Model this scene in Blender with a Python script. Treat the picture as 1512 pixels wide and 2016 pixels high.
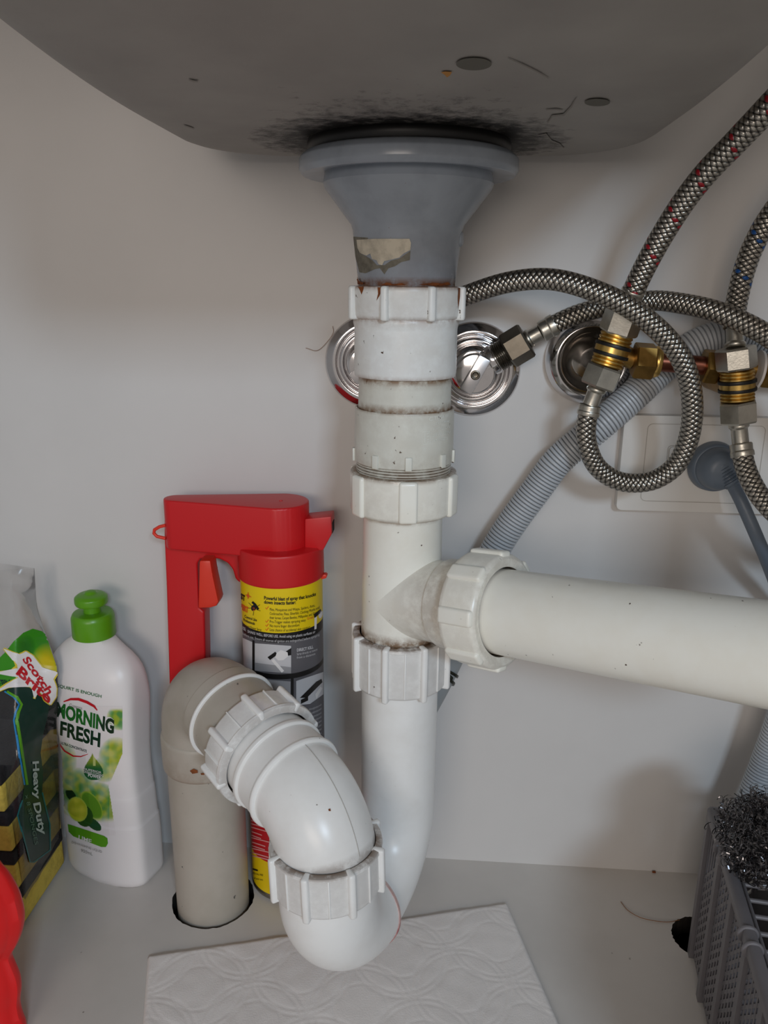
import bpy, bmesh, math, random
from math import sin, cos, pi, radians
from mathutils import Vector, Matrix, noise
from mathutils.bvhtree import BVHTree

random.seed(7)
V = Vector
for o in list(bpy.data.objects):
    bpy.data.objects.remove(o)
scene = bpy.context.scene
COL = scene.collection

# ------------------------------------------------------------------ camera
F = 1572.0                       # focal length in pixels of the 1512x2016 frame
YAW, PITCH, ROLL = radians(4), radians(16), radians(0.6)
WALL_Y = 0.600                   # back wall
CAM = V((0, 0, WALL_Y * 0.819))  # cabinet floor is z = 0
fwd = V((-sin(YAW) * cos(PITCH), cos(YAW) * cos(PITCH), -sin(PITCH)))
r0 = V((cos(YAW), sin(YAW), 0))
u0 = r0.cross(fwd)
CR = r0 * cos(ROLL) + u0 * sin(ROLL)
CU = u0 * cos(ROLL) - r0 * sin(ROLL)
HEAD = V((-sin(YAW), cos(YAW), 0))
cd = bpy.data.cameras.new('camera')
cam = bpy.data.objects.new('camera', cd)
COL.objects.link(cam)
cd.sensor_fit = 'VERTICAL'
cd.sensor_height = 24.0
cd.lens = 24.0 * F / 2016.0
cd.clip_start = 0.01
cam.matrix_world = Matrix(((CR.x, CU.x, -fwd.x, CAM.x), (CR.y, CU.y, -fwd.y, CAM.y), (CR.z, CU.z, -fwd.z, CAM.z), (0, 0, 0, 1)))
scene.camera = cam

# ------------------------------------------------------------------ world and room lights
w = bpy.data.worlds.new('kitchen')
scene.world = w
w.use_nodes = True
bg = w.node_tree.nodes['Background']
bg.inputs[0].default_value = (1.0, 0.93, 0.88, 1)
bg.inputs[1].default_value = 0.285
def area(name, loc, target, sx, sy, power, color):
    l = bpy.data.lights.new(name, 'AREA')
    l.shape = 'RECTANGLE'
    l.size, l.size_y, l.energy, l.color = sx, sy, power, color
    o = bpy.data.objects.new(name, l)
    COL.objects.link(o)
    o.location = loc
    o.rotation_euler = (V(target) - V(loc)).to_track_quat('-Z', 'Y').to_euler()
    return o
area('window_daylight', (0.70, -1.7, 1.24), (0.0, 0.5, 0.30), 0.40, 0.26, 17, (0.66, 0.83, 1.0))
area('kitchen_lamp', (-0.35, -2.0, 0.80), (-0.05, 0.5, 0.35), 1.0, 0.6, 12, (1.0, 0.89, 0.80))
vs = scene.view_settings
vs.view_transform = 'Standard'
vs.look = 'None'
vs.gamma = 1.0
vs.exposure = 0.08
vs.use_curve_mapping = False

# ------------------------------------------------------------------ pixel helpers
def ray(x, y):
    return fwd + CR * ((x - 756) / F) - CU * ((y - 1008) / F)
def PD(x, y, d):                 # at horizontal distance d from the camera
    r = ray(x, y); return CAM + r * (d / r.dot(HEAD))
def PY(x, y, yy):                # on the plane y = yy
    r = ray(x, y); return CAM + r * (yy / r.y)
def PZ(x, y, z=0.0):             # on the plane z = z
    r = ray(x, y); return CAM + r * ((z - CAM.z) / r.z)
def depth(p):
    return (V(p) - CAM).dot(fwd)
def proj(p):
    q = V(p) - CAM; d = q.dot(fwd)
    return (756 + F * q.dot(CR) / d, 1008 - F * q.dot(CU) / d)

# ------------------------------------------------------------------ materials
def lin(c):
    return tuple(((v / 255) / 12.92 if v / 255 <= 0.04045 else ((v / 255 + 0.055) / 1.055) ** 2.4) for v in c)
MATS = {}
def mat(name, rgb, rough=0.4, metal=0.0, var=0.0, vscale=25.0, bump=0.0, bscale=200.0, rgb2=None,
        speck=0.0, speck_rgb=(70, 45, 30), sscale=260.0, dirt=False, dirt_rgb=(110, 75, 45), vcol=False, spec=0.5, coat=0.0, trans=0.0):
    if name in MATS:
        return MATS[name]
    m = bpy.data.materials.new(name)
    m.use_nodes = True
    nt = m.node_tree
    N, L = nt.nodes, nt.links
    b = N['Principled BSDF']
    b.inputs['Roughness'].default_value = rough
    b.inputs['Metallic'].default_value = metal
    b.inputs['Specular IOR Level'].default_value = spec
    b.inputs['Coat Weight'].default_value = coat
    b.inputs['Transmission Weight'].default_value = trans
    c1 = lin(rgb) + (1,)
    tc = N.new('ShaderNodeTexCoord')
    def rgbnode(c):
        n = N.new('ShaderNodeRGB'); n.outputs[0].default_value = c; return n.outputs[0]
    if vcol:
        a = N.new('ShaderNodeAttribute'); a.attribute_name = 'Col'; cur = a.outputs['Color']
    else:
        cur = rgbnode(c1)
    def noise_tex(scale, detail=4, rough_=0.6):
        n = N.new('ShaderNodeTexNoise'); n.inputs['Scale'].default_value = scale
        n.inputs['Detail'].default_value = detail; n.inputs['Roughness'].default_value = rough_
        L.new(tc.outputs['Object'], n.inputs['Vector']); return n.outputs['Fac']
    def ramp(src, a, bb):
        r = N.new('ShaderNodeMapRange'); r.inputs[1].default_value = a; r.inputs[2].default_value = bb
        L.new(src, r.inputs[0]); return r.outputs[0]
    def mix(fac, a, c, mul=None):
        x = N.new('ShaderNodeMix'); x.data_type = 'RGBA'
        if isinstance(fac, float): x.inputs[0].default_value = fac
        else: L.new(fac, x.inputs[0])
        L.new(a, x.inputs[6]); L.new(c, x.inputs[7]); return x.outputs[2]
    def math_(op, a, c):
        x = N.new('ShaderNodeMath'); x.operation = op
        for i, q in enumerate((a, c)):
            if isinstance(q, (float, int)): x.inputs[i].default_value = q
            else: L.new(q, x.inputs[i])
        return x.outputs[0]
    if var > 0:
        c2 = lin(rgb2) + (1,) if rgb2 else tuple(v * (1 - var) for v in c1[:3]) + (1,)
        f = ramp(noise_tex(vscale), 0.42, 0.72)
        if rgb2: f = math_('MULTIPLY', f, var)
        cur = mix(f, cur, rgbnode(c2))
    if speck > 0:
        f = ramp(noise_tex(sscale, 2, 0.5), 0.80 - 0.1 * speck, 0.84 - 0.1 * speck)
        cur = mix(f, cur, rgbnode(lin(speck_rgb) + (1,)))
    if dirt:
        a = N.new('ShaderNodeAttribute'); a.attribute_name = 'dirt'
        nz = ramp(noise_tex(110, 6, 0.7), 0.28, 0.55)
        f = math_('MULTIPLY', a.outputs['Fac'], nz)
        cur = mix(f, cur, rgbnode(lin(dirt_rgb) + (1,)))
    L.new(cur, b.inputs['Base Color'])
    if bump > 0:
        bp = N.new('ShaderNodeBump'); bp.inputs['Strength'].default_value = bump; bp.inputs['Distance'].default_value = 0.001
        L.new(noise_tex(bscale), bp.inputs['Height']); L.new(bp.outputs[0], b.inputs['Normal'])
    MATS[name] = m
    return m

WHITE = mat('melamine_white', (212, 209, 206), 0.42, var=0.05, vscale=6, speck=0.0, bump=0.03, bscale=900)
FLOORM = mat('melamine_base', (212, 207, 201), 0.38, var=0.10, vscale=9, speck=0.1, speck_rgb=(120, 110, 100), sscale=120, bump=0.05, bscale=900)
DARK = mat('dark_void', (14, 12, 10), 0.9)
CHIP = mat('raw_chipboard_edge', (40, 34, 28), 0.9, var=0.4, vscale=300)
PVCB = mat('pvc_cool_white', (240, 243, 242), 0.33, var=0.5, rgb2=(224, 222, 214), vscale=38, speck=0.8, dirt=True, dirt_rgb=(128, 84, 46), sscale=210)
PVCG = mat('pvc_aged_grey', (222, 223, 214), 0.38, var=0.5, rgb2=(208, 204, 190), vscale=30, speck=0.8, dirt=True, dirt_rgb=(120, 86, 52), sscale=200)
PVCC = mat('pvc_cream', (246, 245, 236), 0.28, var=0.45, rgb2=(236, 230, 214), vscale=30, speck=0.6, dirt=True, dirt_rgb=(120, 88, 56), sscale=200)
PVCW = mat('pvc_white', (242, 242, 240), 0.30, var=0.45, rgb2=(226, 223, 218), vscale=34, speck=0.25, dirt=True, dirt_rgb=(100, 72, 46), sscale=190)
PVCO = mat('pvc_old_grey', (181, 173, 161), 0.42, var=0.5, rgb2=(160, 152, 138), vscale=28, speck=0.7, speck_rgb=(90, 88, 84), sscale=150, dirt=True, dirt_rgb=(120, 80, 44))
WASTE = mat('grey_waste_plastic', (150, 158, 168), 0.22, var=0.2, vscale=40, speck=0.5, speck_rgb=(120, 84, 50), dirt=True, dirt_rgb=(110, 66, 34))
RUBBER = mat('black_rubber', (12, 11, 11), 0.45)
CHROME = mat('chrome', (225, 222, 222), 0.10, 1.0, var=0.12, vscale=60)
STEEL = mat('dull_nickel', (205, 201, 190), 0.34, 1.0, var=0.2, vscale=120, bump=0.08, bscale=700)
DSTEEL = mat('dark_nickel', (110, 104, 94), 0.32, 1.0, var=0.2, vscale=150)
BRASS = mat('brass', (224, 186, 108), 0.30, 1.0, var=0.35, vscale=150)
OBRASS = mat('aged_brass', (168, 132, 72), 0.38, 1.0, var=0.4, vscale=90)
COPPER = mat('copper', (140, 84, 66), 0.35, 1.0, var=0.4, vscale=60)
GREYH = mat('grey_corrugated_plastic', (186, 190, 194), 0.38)
GREYD = mat('plug_blue_grey', (104, 116, 130), 0.42, bump=0.03)
OUTW = mat('outlet_white', (222, 219, 214), 0.28)
LINE = mat('seam_line', (176, 171, 164), 0.6)
REDP = mat('red_plastic', (206, 24, 30), 0.40, bump=0.04, bscale=600)
REDO = mat('orange_red_plastic', (226, 56, 36), 0.38)
REDG = mat('bright_red_plastic', (222, 20, 22), 0.30)
GREENP = mat('green_cap_plastic', (92, 156, 22), 0.32)
BOTTLE = mat('bottle_white', (236, 231, 229), 0.36)
YEL = mat('print_yellow', (240, 208, 12), 0.35)
BLK = mat('print_black', (16, 15, 16), 0.4)
GRY = mat('print_grey', (96, 94, 98), 0.4)
LGR = mat('print_light_grey', (206, 204, 206), 0.4)
MGR = mat('print_mid_grey', (160, 158, 160), 0.4)
PRED = mat('print_red', (196, 22, 34), 0.38)
PINK = mat('print_pink', (232, 160, 160), 0.4)
PWH = mat('print_white', (236, 232, 230), 0.4)
PGRN = mat('print_green', (28, 104, 34), 0.4)
PDGR = mat('print_dark_green', (8, 50, 40), 0.35)
PLIME = mat('print_lime', (88, 160, 24), 0.4)
PBLUE = mat('print_blue', (30, 130, 190), 0.4)
PORG = mat('print_orange', (224, 90, 24), 0.4)
PVCOL = mat('print_picture', (255, 255, 255), 0.4, vcol=True)
TIN = mat('tin_rim', (150, 146, 140), 0.3, 1.0)
SPY = mat('sponge_yellow', (222, 196, 84), 0.9, var=0.25, vscale=160, bump=0.9, bscale=320)
SPB = mat('scourer_black', (30, 29, 32), 0.85, var=0.4, vscale=300, bump=1.0, bscale=420)
PAPER = mat('paper_towel_white', (238, 233, 229), 0.85, bump=0.25, bscale=900)
BASK = mat('basket_grey_plastic', (112, 109, 112), 0.42, var=0.1, vscale=60)
WIRE = mat('steel_shavings', (118, 116, 118), 0.20, 1.0)
RUST = mat('rust', (132, 70, 24), 0.8, var=0.5, vscale=300)
HAIR = mat('hair', (140, 92, 50), 0.6)
STICK = mat('torn_paper_sticker', (206, 198, 180), 0.8, var=0.4, vscale=120)

def sink_material():
    m = bpy.data.materials.new('sink_underside_grey'); m.use_nodes = True
    nt = m.node_tree; N, L = nt.nodes, nt.links
    b = N['Principled BSDF']
    b.inputs['Roughness'].default_value = 0.55
    b.inputs['Metallic'].default_value = 0.15
    tc = N.new('ShaderNodeTexCoord')
    n1 = N.new('ShaderNodeTexNoise'); n1.inputs['Scale'].default_value = 14; n1.inputs['Detail'].default_value = 5
    L.new(tc.outputs['Object'], n1.inputs['Vector'])
    r1 = N.new('ShaderNodeValToRGB')
    r1.color_ramp.elements[0].position = 0.35; r1.color_ramp.elements[0].color = lin((146, 141, 136)) + (1,)
    r1.color_ramp.elements[1].position = 0.75; r1.color_ramp.elements[1].color = lin((164, 159, 153)) + (1,)
    L.new(n1.outputs['Fac'], r1.inputs[0])
    a = N.new('ShaderNodeAttribute'); a.attribute_name = 'dirt'
    n2 = N.new('ShaderNodeTexNoise'); n2.inputs['Scale'].default_value = 95; n2.inputs['Detail'].default_value = 8; n2.inputs['Roughness'].default_value = 0.75
    L.new(tc.outputs['Object'], n2.inputs['Vector'])
    ad = N.new('ShaderNodeMath'); ad.operation = 'MULTIPLY_ADD'; ad.inputs[1].default_value = 0.95; ad.inputs[2].default_value = -1.42
    L.new(a.outputs['Fac'], ad.inputs[0])
    sm = N.new('ShaderNodeMath'); sm.operation = 'ADD'
    nm = N.new('ShaderNodeMath'); nm.operation = 'MULTIPLY'; nm.inputs[1].default_value = 2.1; L.new(n2.outputs['Fac'], nm.inputs[0])
    L.new(ad.outputs[0], sm.inputs[0]); L.new(nm.outputs[0], sm.inputs[1])
    mr = N.new('ShaderNodeMapRange'); mr.inputs[1].default_value = 0.0; mr.inputs[2].default_value = 0.55
    L.new(sm.outputs[0], mr.inputs[0])
    mx = N.new('ShaderNodeMix'); mx.data_type = 'RGBA'
    L.new(mr.outputs[0], mx.inputs[0]); L.new(r1.outputs[0], mx.inputs[6])
    mx.inputs[7].default_value = lin((26, 24, 22)) + (1,)
    L.new(mx.outputs[2], b.inputs['Base Color'])
    return m
SINKM = sink_material()

def braid_material(name, fleck=None):
    m = bpy.data.materials.new(name); m.use_nodes = True
    nt = m.node_tree; N, L = nt.nodes, nt.links
    b = N['Principled BSDF']
    b.inputs['Metallic'].default_value = 1.0
    b.inputs['Roughness'].default_value = 0.28
    uv = N.new('ShaderNodeUVMap')
    sp = N.new('ShaderNodeSeparateXYZ'); L.new(uv.outputs[0], sp.inputs[0])
    def mt(op, a, c=None):
        x = N.new('ShaderNodeMath'); x.operation = op
        for i, q in enumerate((a, c)):
            if q is None: continue
            if isinstance(q, (float, int)): x.inputs[i].default_value = q
            else: L.new(q, x.inputs[i])
        return x.outputs[0]
    u = mt('MULTIPLY', sp.outputs[0], 1 / 0.0036)
    v = mt('MULTIPLY', sp.outputs[1], 7.0)
    A = mt('ADD', u, v); B = mt('SUBTRACT', u, v)
    fa, fb = mt('FRACT', A), mt('FRACT', B)
    par = mt('FLOORED_MODULO', mt('ADD', mt('FLOOR', A), mt('FLOOR', B)), 2.0)
    sa = mt('SINE', mt('MULTIPLY', fa, pi)); sb = mt('SINE', mt('MULTIPLY', fb, pi))
    # over-strand: wide across one way, arched along the other
    ha = mt('MULTIPLY', mt('POWER', sa, 0.45), mt('ADD', mt('MULTIPLY', sb, 0.6), 0.4))
    hb = mt('MULTIPLY', mt('POWER', sb, 0.45), mt('ADD', mt('MULTIPLY', sa, 0.6), 0.4))
    mixh = N.new('ShaderNodeMix'); L.new(par, mixh.inputs[0]); L.new(ha, mixh.inputs[2]); L.new(hb, mixh.inputs[3])
    h = mixh.outputs[0]
    # fine wires inside a strand
    wa = mt('SINE', mt('MULTIPLY', fa, pi * 8)); wb = mt('SINE', mt('MULTIPLY', fb, pi * 8))
    mixw = N.new('ShaderNodeMix'); L.new(par, mixw.inputs[0]); L.new(wa, mixw.inputs[2]); L.new(wb, mixw.inputs[3])
    hh = mt('ADD', h, mt('MULTIPLY', mixw.outputs[0], 0.05))
    rp = N.new('ShaderNodeValToRGB')
    e = rp.color_ramp.elements
    e[0].position = 0.22; e[0].color = (0.030, 0.027, 0.025, 1)
    e[1].position = 0.85; e[1].color = lin((205, 199, 188)) + (1,)
    L.new(h, rp.inputs[0])
    col = rp.outputs[0]
    if fleck:
        k = mt('FLOORED_MODULO', mt('FLOOR', A), 7.0)
        s = mt('MULTIPLY', mt('LESS_THAN', k, 0.5), mt('LESS_THAN', par, 0.5))
        s = mt('MULTIPLY', s, mt('GREATER_THAN', h, 0.45))
        mx = N.new('ShaderNodeMix'); mx.data_type = 'RGBA'
        L.new(s, mx.inputs[0]); L.new(col, mx.inputs[6]); mx.inputs[7].default_value = lin(fleck) + (1,)
        col = mx.outputs[2]
        L.new(mt('SUBTRACT', 1.0, s), b.inputs['Metallic'])
    L.new(col, b.inputs['Base Color'])
    bp = N.new('ShaderNodeBump'); bp.inputs['Strength'].default_value = 0.9; bp.inputs['Distance'].default_value = 0.0009
    L.new(hh, bp.inputs['Height']); L.new(bp.outputs[0], b.inputs['Normal'])
    return m
BRAID = braid_material('steel_braid')
BRAIDR = braid_material('steel_braid_red_fleck', (150, 18, 30))
BRAIDB = braid_material('steel_braid_blue_fleck', (20, 80, 150))

def film_material():
    m = bpy.data.materials.new('clear_plastic_film'); m.use_nodes = True
    nt = m.node_tree; N, L = nt.nodes, nt.links
    out = N['Material Output']; N.remove(N['Principled BSDF'])
    t = N.new('ShaderNodeBsdfTransparent'); t.inputs[0].default_value = (0.97, 0.965, 0.96, 1)
    g = N.new('ShaderNodeBsdfGlossy'); g.inputs['Roughness'].default_value = 0.12
    d = N.new('ShaderNodeBsdfDiffuse'); d.inputs[0].default_value = (0.7, 0.7, 0.72, 1)
    fr = N.new('ShaderNodeFresnel'); fr.inputs[0].default_value = 1.5
    m1 = N.new('ShaderNodeMixShader'); m1.inputs[0].default_value = 0.025
    L.new(t.outputs[0], m1.inputs[1]); L.new(d.outputs[0], m1.inputs[2])
    m2 = N.new('ShaderNodeMixShader'); L.new(fr.outputs[0], m2.inputs[0])
    L.new(m1.outputs[0], m2.inputs[1]); L.new(g.outputs[0], m2.inputs[2])
    L.new(m2.outputs[0], out.inputs[0])
    return m
FILM = film_material()

# ------------------------------------------------------------------ object helpers
def wloc(o):
    p = V((0, 0, 0))
    while o is not None:
        p = p + o.location; o = o.parent
    return p
def tag(o, label, cat, group=None):
    o['label'] = label; o['category'] = cat
    if group: o['group'] = group
    return o
def thing(name, label, cat, loc, group=None):
    o = bpy.data.objects.new(name, None); COL.objects.link(o)
    o.empty_display_size = 0.01
    o.location = loc
    return tag(o, label, cat, group)
def mesh_of(name, data, mats, smooth=38):
    """data = dict(v, f, [uv per-loop list], [dirt per-vertex], [col per-vertex], [mi per-face])"""
    me = bpy.data.meshes.new(name)
    me.from_pydata([tuple(p) for p in data['v']], [], data['f'])
    for m in (mats if isinstance(mats, (list, tuple)) else [mats]):
        me.materials.append(m)
    if 'mi' in data: me.polygons.foreach_set('material_index', data['mi'])
    if 'uv' in data:
        l = me.uv_layers.new(name='UVMap')
        l.data.foreach_set('uv', [c for q in data['uv'] for c in q])
    if 'dirt' in data:
        a = me.attributes.new('dirt', 'FLOAT', 'POINT'); a.data.foreach_set('value', data['dirt'])
    if 'col' in data:
        a = me.attributes.new('Col', 'FLOAT_COLOR', 'POINT'); a.data.foreach_set('color', [c for q in data['col'] for c in (*q, 1.0)])
    me.validate()
    if smooth:
        me.shade_smooth()
        me.set_sharp_from_angle(angle=radians(smooth))
    me.update()
    return me
def obj(name, data, mats, parent=None, smooth=38, base=None):
    """world-space mesh data -> object (origin at its base, or sharing the parent's origin)"""
    vs_ = data['v']
    if parent is not None:
        off = wloc(parent)
    elif base is not None:
        off = V(base)
    else:
        n = len(vs_)
        off = V((sum(p[0] for p in vs_) / n, sum(p[1] for p in vs_) / n, min(p[2] for p in vs_)))
    d = dict(data); d['v'] = [V(p) - off for p in vs_]
    o = bpy.data.objects.new(name, mesh_of(name, d, mats, smooth))
    COL.objects.link(o)
    if parent is not None: o.parent = parent
    else: o.location = off
    return o
def objs(name, ds, mats, parent, smooth=0):
    return [obj(name, d, mats, parent, smooth) for d in ds if d['f']]
def stuff(o):
    o['kind'] = 'stuff'; return o
def inst(name, me, M, parent):
    o = bpy.data.objects.new(name, me); COL.objects.link(o)
    o.parent = parent
    o.matrix_basis = Matrix.Translation(-wloc(parent)) @ M
    return o
def join(*ds):
    out = {'v': [], 'f': []}
    for k in ('uv', 'dirt', 'col', 'mi'):
        if any(k in d for d in ds): out[k] = []
    for d in ds:
        n = len(out['v'])
        out['v'] += list(d['v']); out['f'] += [tuple(i + n for i in f) for f in d['f']]
        if 'dirt' in out: out['dirt'] += d.get('dirt', [0.0] * len(d['v']))
        if 'col' in out: out['col'] += d.get('col', [(1, 1, 1)] * len(d['v']))
        if 'mi' in out: out['mi'] += d.get('mi', [0] * len(d['f']))
        if 'uv' in out: out['uv'] += d.get('uv', [(0, 0)] * sum(len(f) for f in d['f']))
    return out
def frame(axis, ref=None):
    a = V(axis).normalized()
    ref = V(ref) if ref is not None else (V((0, -1, 0)) if abs(a.y) < 0.9 else V((1, 0, 0)))
    x = (ref - a * ref.dot(a)).normalized()
    return x, a.cross(x), a
def soft(prof, b=0.0007):
    prof = [tuple(q) + ((0.0,) if len(q) == 2 else ()) for q in prof]
    out = [prof[0]]
    for i in range(1, len(prof) - 1):
        p, q, r = prof[i - 1], prof[i], prof[i + 1]
        d1 = math.hypot(p[0] - q[0], p[1] - q[1]); d2 = math.hypot(r[0] - q[0], r[1] - q[1])
        t = min(b, d1 * 0.4, d2 * 0.4)
        if t < 1e-6: out.append(q); continue
        A = [q[k] + (p[k] - q[k]) * t / d1 for k in range(len(q))]
        B = [q[k] + (r[k] - q[k]) * t / d2 for k in range(len(q))]
        Mx = [q[k] * 0.5 + (A[k] + B[k]) * 0.25 for k in range(len(q))]
        out += [tuple(A), tuple(Mx), tuple(B)]
    out.append(prof[-1])
    return out
def lathe(prof, origin, axis=(0, 0, 1), seg=64, ref=None, arc=None, wob=0.0):
    """prof: (r, h[, dirt]) from one end to the other"""
    x, y, a = frame(axis, ref); o = V(origin)
    v, f, dirt = [], [], []
    for p in prof:
        for k in range(seg):
            t = 2 * pi * k / seg
            rr = p[0]
            if wob: rr += wob * noise.noise(V((cos(t) * 3, sin(t) * 3, p[1] * 60)))
            v.append(o + (x * cos(t) + y * sin(t)) * rr + a * p[1])
            dirt.append(p[2] if len(p) > 2 else 0.0)
    for i in range(len(prof) - 1):
        for k in range(seg):
            k2 = (k + 1) % seg
            f.append((i * seg + k, i * seg + k2, (i + 1) * seg + k2, (i + 1) * seg + k))
    for i, flip in ((0, True), (len(prof) - 1, False)):
        if prof[i][0] > 1e-5 and not (abs(prof[0][0] - prof[-1][0]) < 1e-6 and abs(prof[0][1] - prof[-1][1]) < 1e-6):
            ring = tuple(range(i * seg, (i + 1) * seg))
            f.append(ring[::-1] if flip else ring)
    return {'v': v, 'f': f, 'dirt': dirt}
def hexnut(p0, p1, r, chamfer=0.12, twist=0.0):
    a = V(p1) - V(p0); h = a.length
    x, y, a = frame(a)
    v, f = [], []
    c = r * chamfer
    for (rr, hh) in ((r * 0.8, 0), (r * 0.93, 0), (r, c), (r, h - c), (r * 0.93, h), (r * 0.8, h)):
        for k in range(6):
            t = twist + k * pi / 3
            v.append(V(p0) + (x * cos(t) + y * sin(t)) * rr + a * hh)
    for i in range(5):
        for k in range(6):
            f.append((i * 6 + k, i * 6 + (k + 1) % 6, (i + 1) * 6 + (k + 1) % 6, (i + 1) * 6 + k))
    f.append(tuple(range(5, -1, -1))); f.append(tuple(range(30, 36)))
    return {'v': v, 'f': f}
def catmull(pts, n=10):
    P = [V(p) for p in pts]
    P = [P[0] * 2 - P[1]] + P + [P[-1] * 2 - P[-2]]
    out = []
    for i in range(1, len(P) - 2):
        p0, p1, p2, p3 = P[i - 1], P[i], P[i + 1], P[i + 2]
        for k in range(n):
            t = k / n
            out.append(0.5 * ((2 * p1) + (p2 - p0) * t + (2 * p0 - 5 * p1 + 4 * p2 - p3) * t * t + (3 * p1 - p0 - 3 * p2 + p3) * t ** 3))
    out.append(P[-2].copy())
    return out
def resample(pts, step):
    L = [0.0]
    for a, b in zip(pts, pts[1:]): L.append(L[-1] + (b - a).length)
    n = max(2, int(round(L[-1] / step)))
    out, j = [], 0
    for i in range(n + 1):
        s = L[-1] * i / n
        while j < len(L) - 2 and L[j + 1] < s: j += 1
        t = (s - L[j]) / max(1e-9, L[j + 1] - L[j])
        out.append(pts[j].lerp(pts[j + 1], min(1, t)))
    return out
def tube(pts, r, seg=20, cap=True, ref=None, dirt=None):
    """r: number or function(i, arc) -> radius"""
    n = len(pts)
    v, f, uv = [], [], []
    t0 = (pts[1] - pts[0]).normalized()
    x, y, _ = frame(t0, ref)
    arc = 0.0; arcs = []; prev = t0; dd = []
    for i, p in enumerate(pts):
        if i: arc += (p - pts[i - 1]).length
        arcs.append(arc)
        t = (pts[min(i + 1, n - 1)] - pts[max(i - 1, 0)]).normalized()
        q = prev.rotation_difference(t); x = q @ x; prev = t
        x = (x - t * x.dot(t)).normalized(); y = t.cross(x)
        rr = r(i, arc) if callable(r) else r
        for k in range(seg):
            a = 2 * pi * k / seg
            v.append(p + (x * cos(a) + y * sin(a)) * rr)
            dd.append(dirt(arc) if dirt else 0.0)
    for i in range(n - 1):
        for k in range(seg):
            k2 = (k + 1) % seg
            f.append((i * seg + k, i * seg + k2, (i + 1) * seg + k2, (i + 1) * seg + k))
            a, b = k / seg, (k + 1) / seg
            uv += [(arcs[i], a), (arcs[i], b), (arcs[i + 1], b), (arcs[i + 1], a)]
    if cap:
        f.append(tuple(range(seg - 1, -1, -1))); uv += [(0, 0)] * seg
        f.append(tuple(range((n - 1) * seg, n * seg))); uv += [(0, 0)] * seg
    return {'v': v, 'f': f, 'uv': uv, 'dirt': dd}
def from_bm(bm):
    bm.verts.ensure_lookup_table(); bm.verts.index_update()
    return {'v': [p.co.copy() for p in bm.verts], 'f': [tuple(q.index for q in fc.verts) for fc in bm.faces]}
def prism(poly, ext, bevel=0.0, segs=2):
    """poly: world points of one cap; ext: extrusion vector"""
    bm = bmesh.new()
    a = [bm.verts.new(V(p)) for p in poly]; b = [bm.verts.new(V(p) + V(ext)) for p in poly]
    n = len(a)
    bm.faces.new(a[::-1]); bm.faces.new(b)
    for i in range(n): bm.faces.new((a[i], a[(i + 1) % n], b[(i + 1) % n], b[i]))
    bmesh.ops.recalc_face_normals(bm, faces=bm.faces)
    if bevel: bmesh.ops.bevel(bm, geom=list(bm.edges), offset=bevel, segments=segs, profile=0.6, affect='EDGES', clamp_overlap=True)
    bmesh.ops.triangulate(bm, faces=[fc for fc in bm.faces if len(fc.verts) > 4])
    d = from_bm(bm); bm.free(); return d
def box(c, s, ax=None, bevel=0.0, segs=2):
    x, y, z = ax if ax else (V((1, 0, 0)), V((0, 1, 0)), V((0, 0, 1)))
    c = V(c); hx, hy, hz = x * s[0] / 2, y * s[1] / 2, z * s[2] / 2
    return prism([c - hx - hy - hz, c + hx - hy - hz, c + hx + hy - hz, c - hx + hy - hz], hz * 2, bevel, segs)
def rrect(cx, cy, hx, hy, r, n=6):
    out = []
    for (sx, sy, a0) in ((1, 1, 0), (-1, 1, pi / 2), (-1, -1, pi), (1, -1, 3 * pi / 2)):
        for k in range(n + 1):
            a = a0 + k * pi / 2 / n
            out.append((cx + sx * (hx - r) + r * cos(a), cy + sy * (hy - r) + r * sin(a)))
    return out
def xf(d, M):
    e = dict(d); e['v'] = [M @ V(p) for p in d['v']]; return e
def frameM(origin, x, y, z):
    return Matrix(((x.x, y.x, z.x, origin[0]), (x.y, y.y, z.y, origin[1]), (x.z, y.z, z.z, origin[2]), (0, 0, 0, 1)))

# print laid on a surface: pixel-space shapes carried along their rays onto the real surface
class Surf:
    def __init__(self, *ds):
        d = join(*[{'v': q['v'], 'f': q['f']} for q in ds])
        self.t = BVHTree.FromPolygons([tuple(p) for p in d['v']], d['f'])
    def hit(self, x, y, off):
        r = ray(x, y).normalized()
        p, n, i, dist = self.t.ray_cast(CAM, r)
        if p is None: return None
        if n.dot(r) > 0: n = -n
        return p + n * off
def lay(surf, v2, faces, off=0.0003, cols=None):
    pts = [surf.hit(x, y, off) for x, y in v2]
    idx = {}; v = []; c = []
    for i, p in enumerate(pts):
        if p is not None: idx[i] = len(v); v.append(p); c.append(cols[i] if cols else (1, 1, 1))
    f = [tuple(idx[i] for i in fc) for fc in faces if all(i in idx for i in fc)]
    d = {'v': v, 'f': f}
    if cols: d['col'] = c
    return d
def poly2(pts, maxlen=4.0):
    bm = bmesh.new()
    bm.faces.new([bm.verts.new((x, y, 0)) for x, y in pts])
    bmesh.ops.triangulate(bm, faces=list(bm.faces))
    for _ in range(8):
        es = [e for e in bm.edges if e.calc_length() > maxlen]
        if not es: break
        bmesh.ops.subdivide_edges(bm, edges=es, cuts=1)
        bmesh.ops.triangulate(bm, faces=[fc for fc in bm.faces if len(fc.verts) > 3])
    d = from_bm(bm); bm.free()
    return [(p.x, p.y) for p in d['v']], d['f']
def lay_poly(surf, pts, off=0.0003, maxlen=4.0):
    v2, f = poly2(pts, maxlen); return lay(surf, v2, f, off)
def ell(cx, cy, rx, ry, rot=0.0, n=28):
    return [(cx + rx * cos(t) * cos(rot) - ry * sin(t) * sin(rot), cy + rx * cos(t) * sin(rot) + ry * sin(t) * cos(rot)) for t in [2 * pi * k / n for k in range(n)]]
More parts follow.
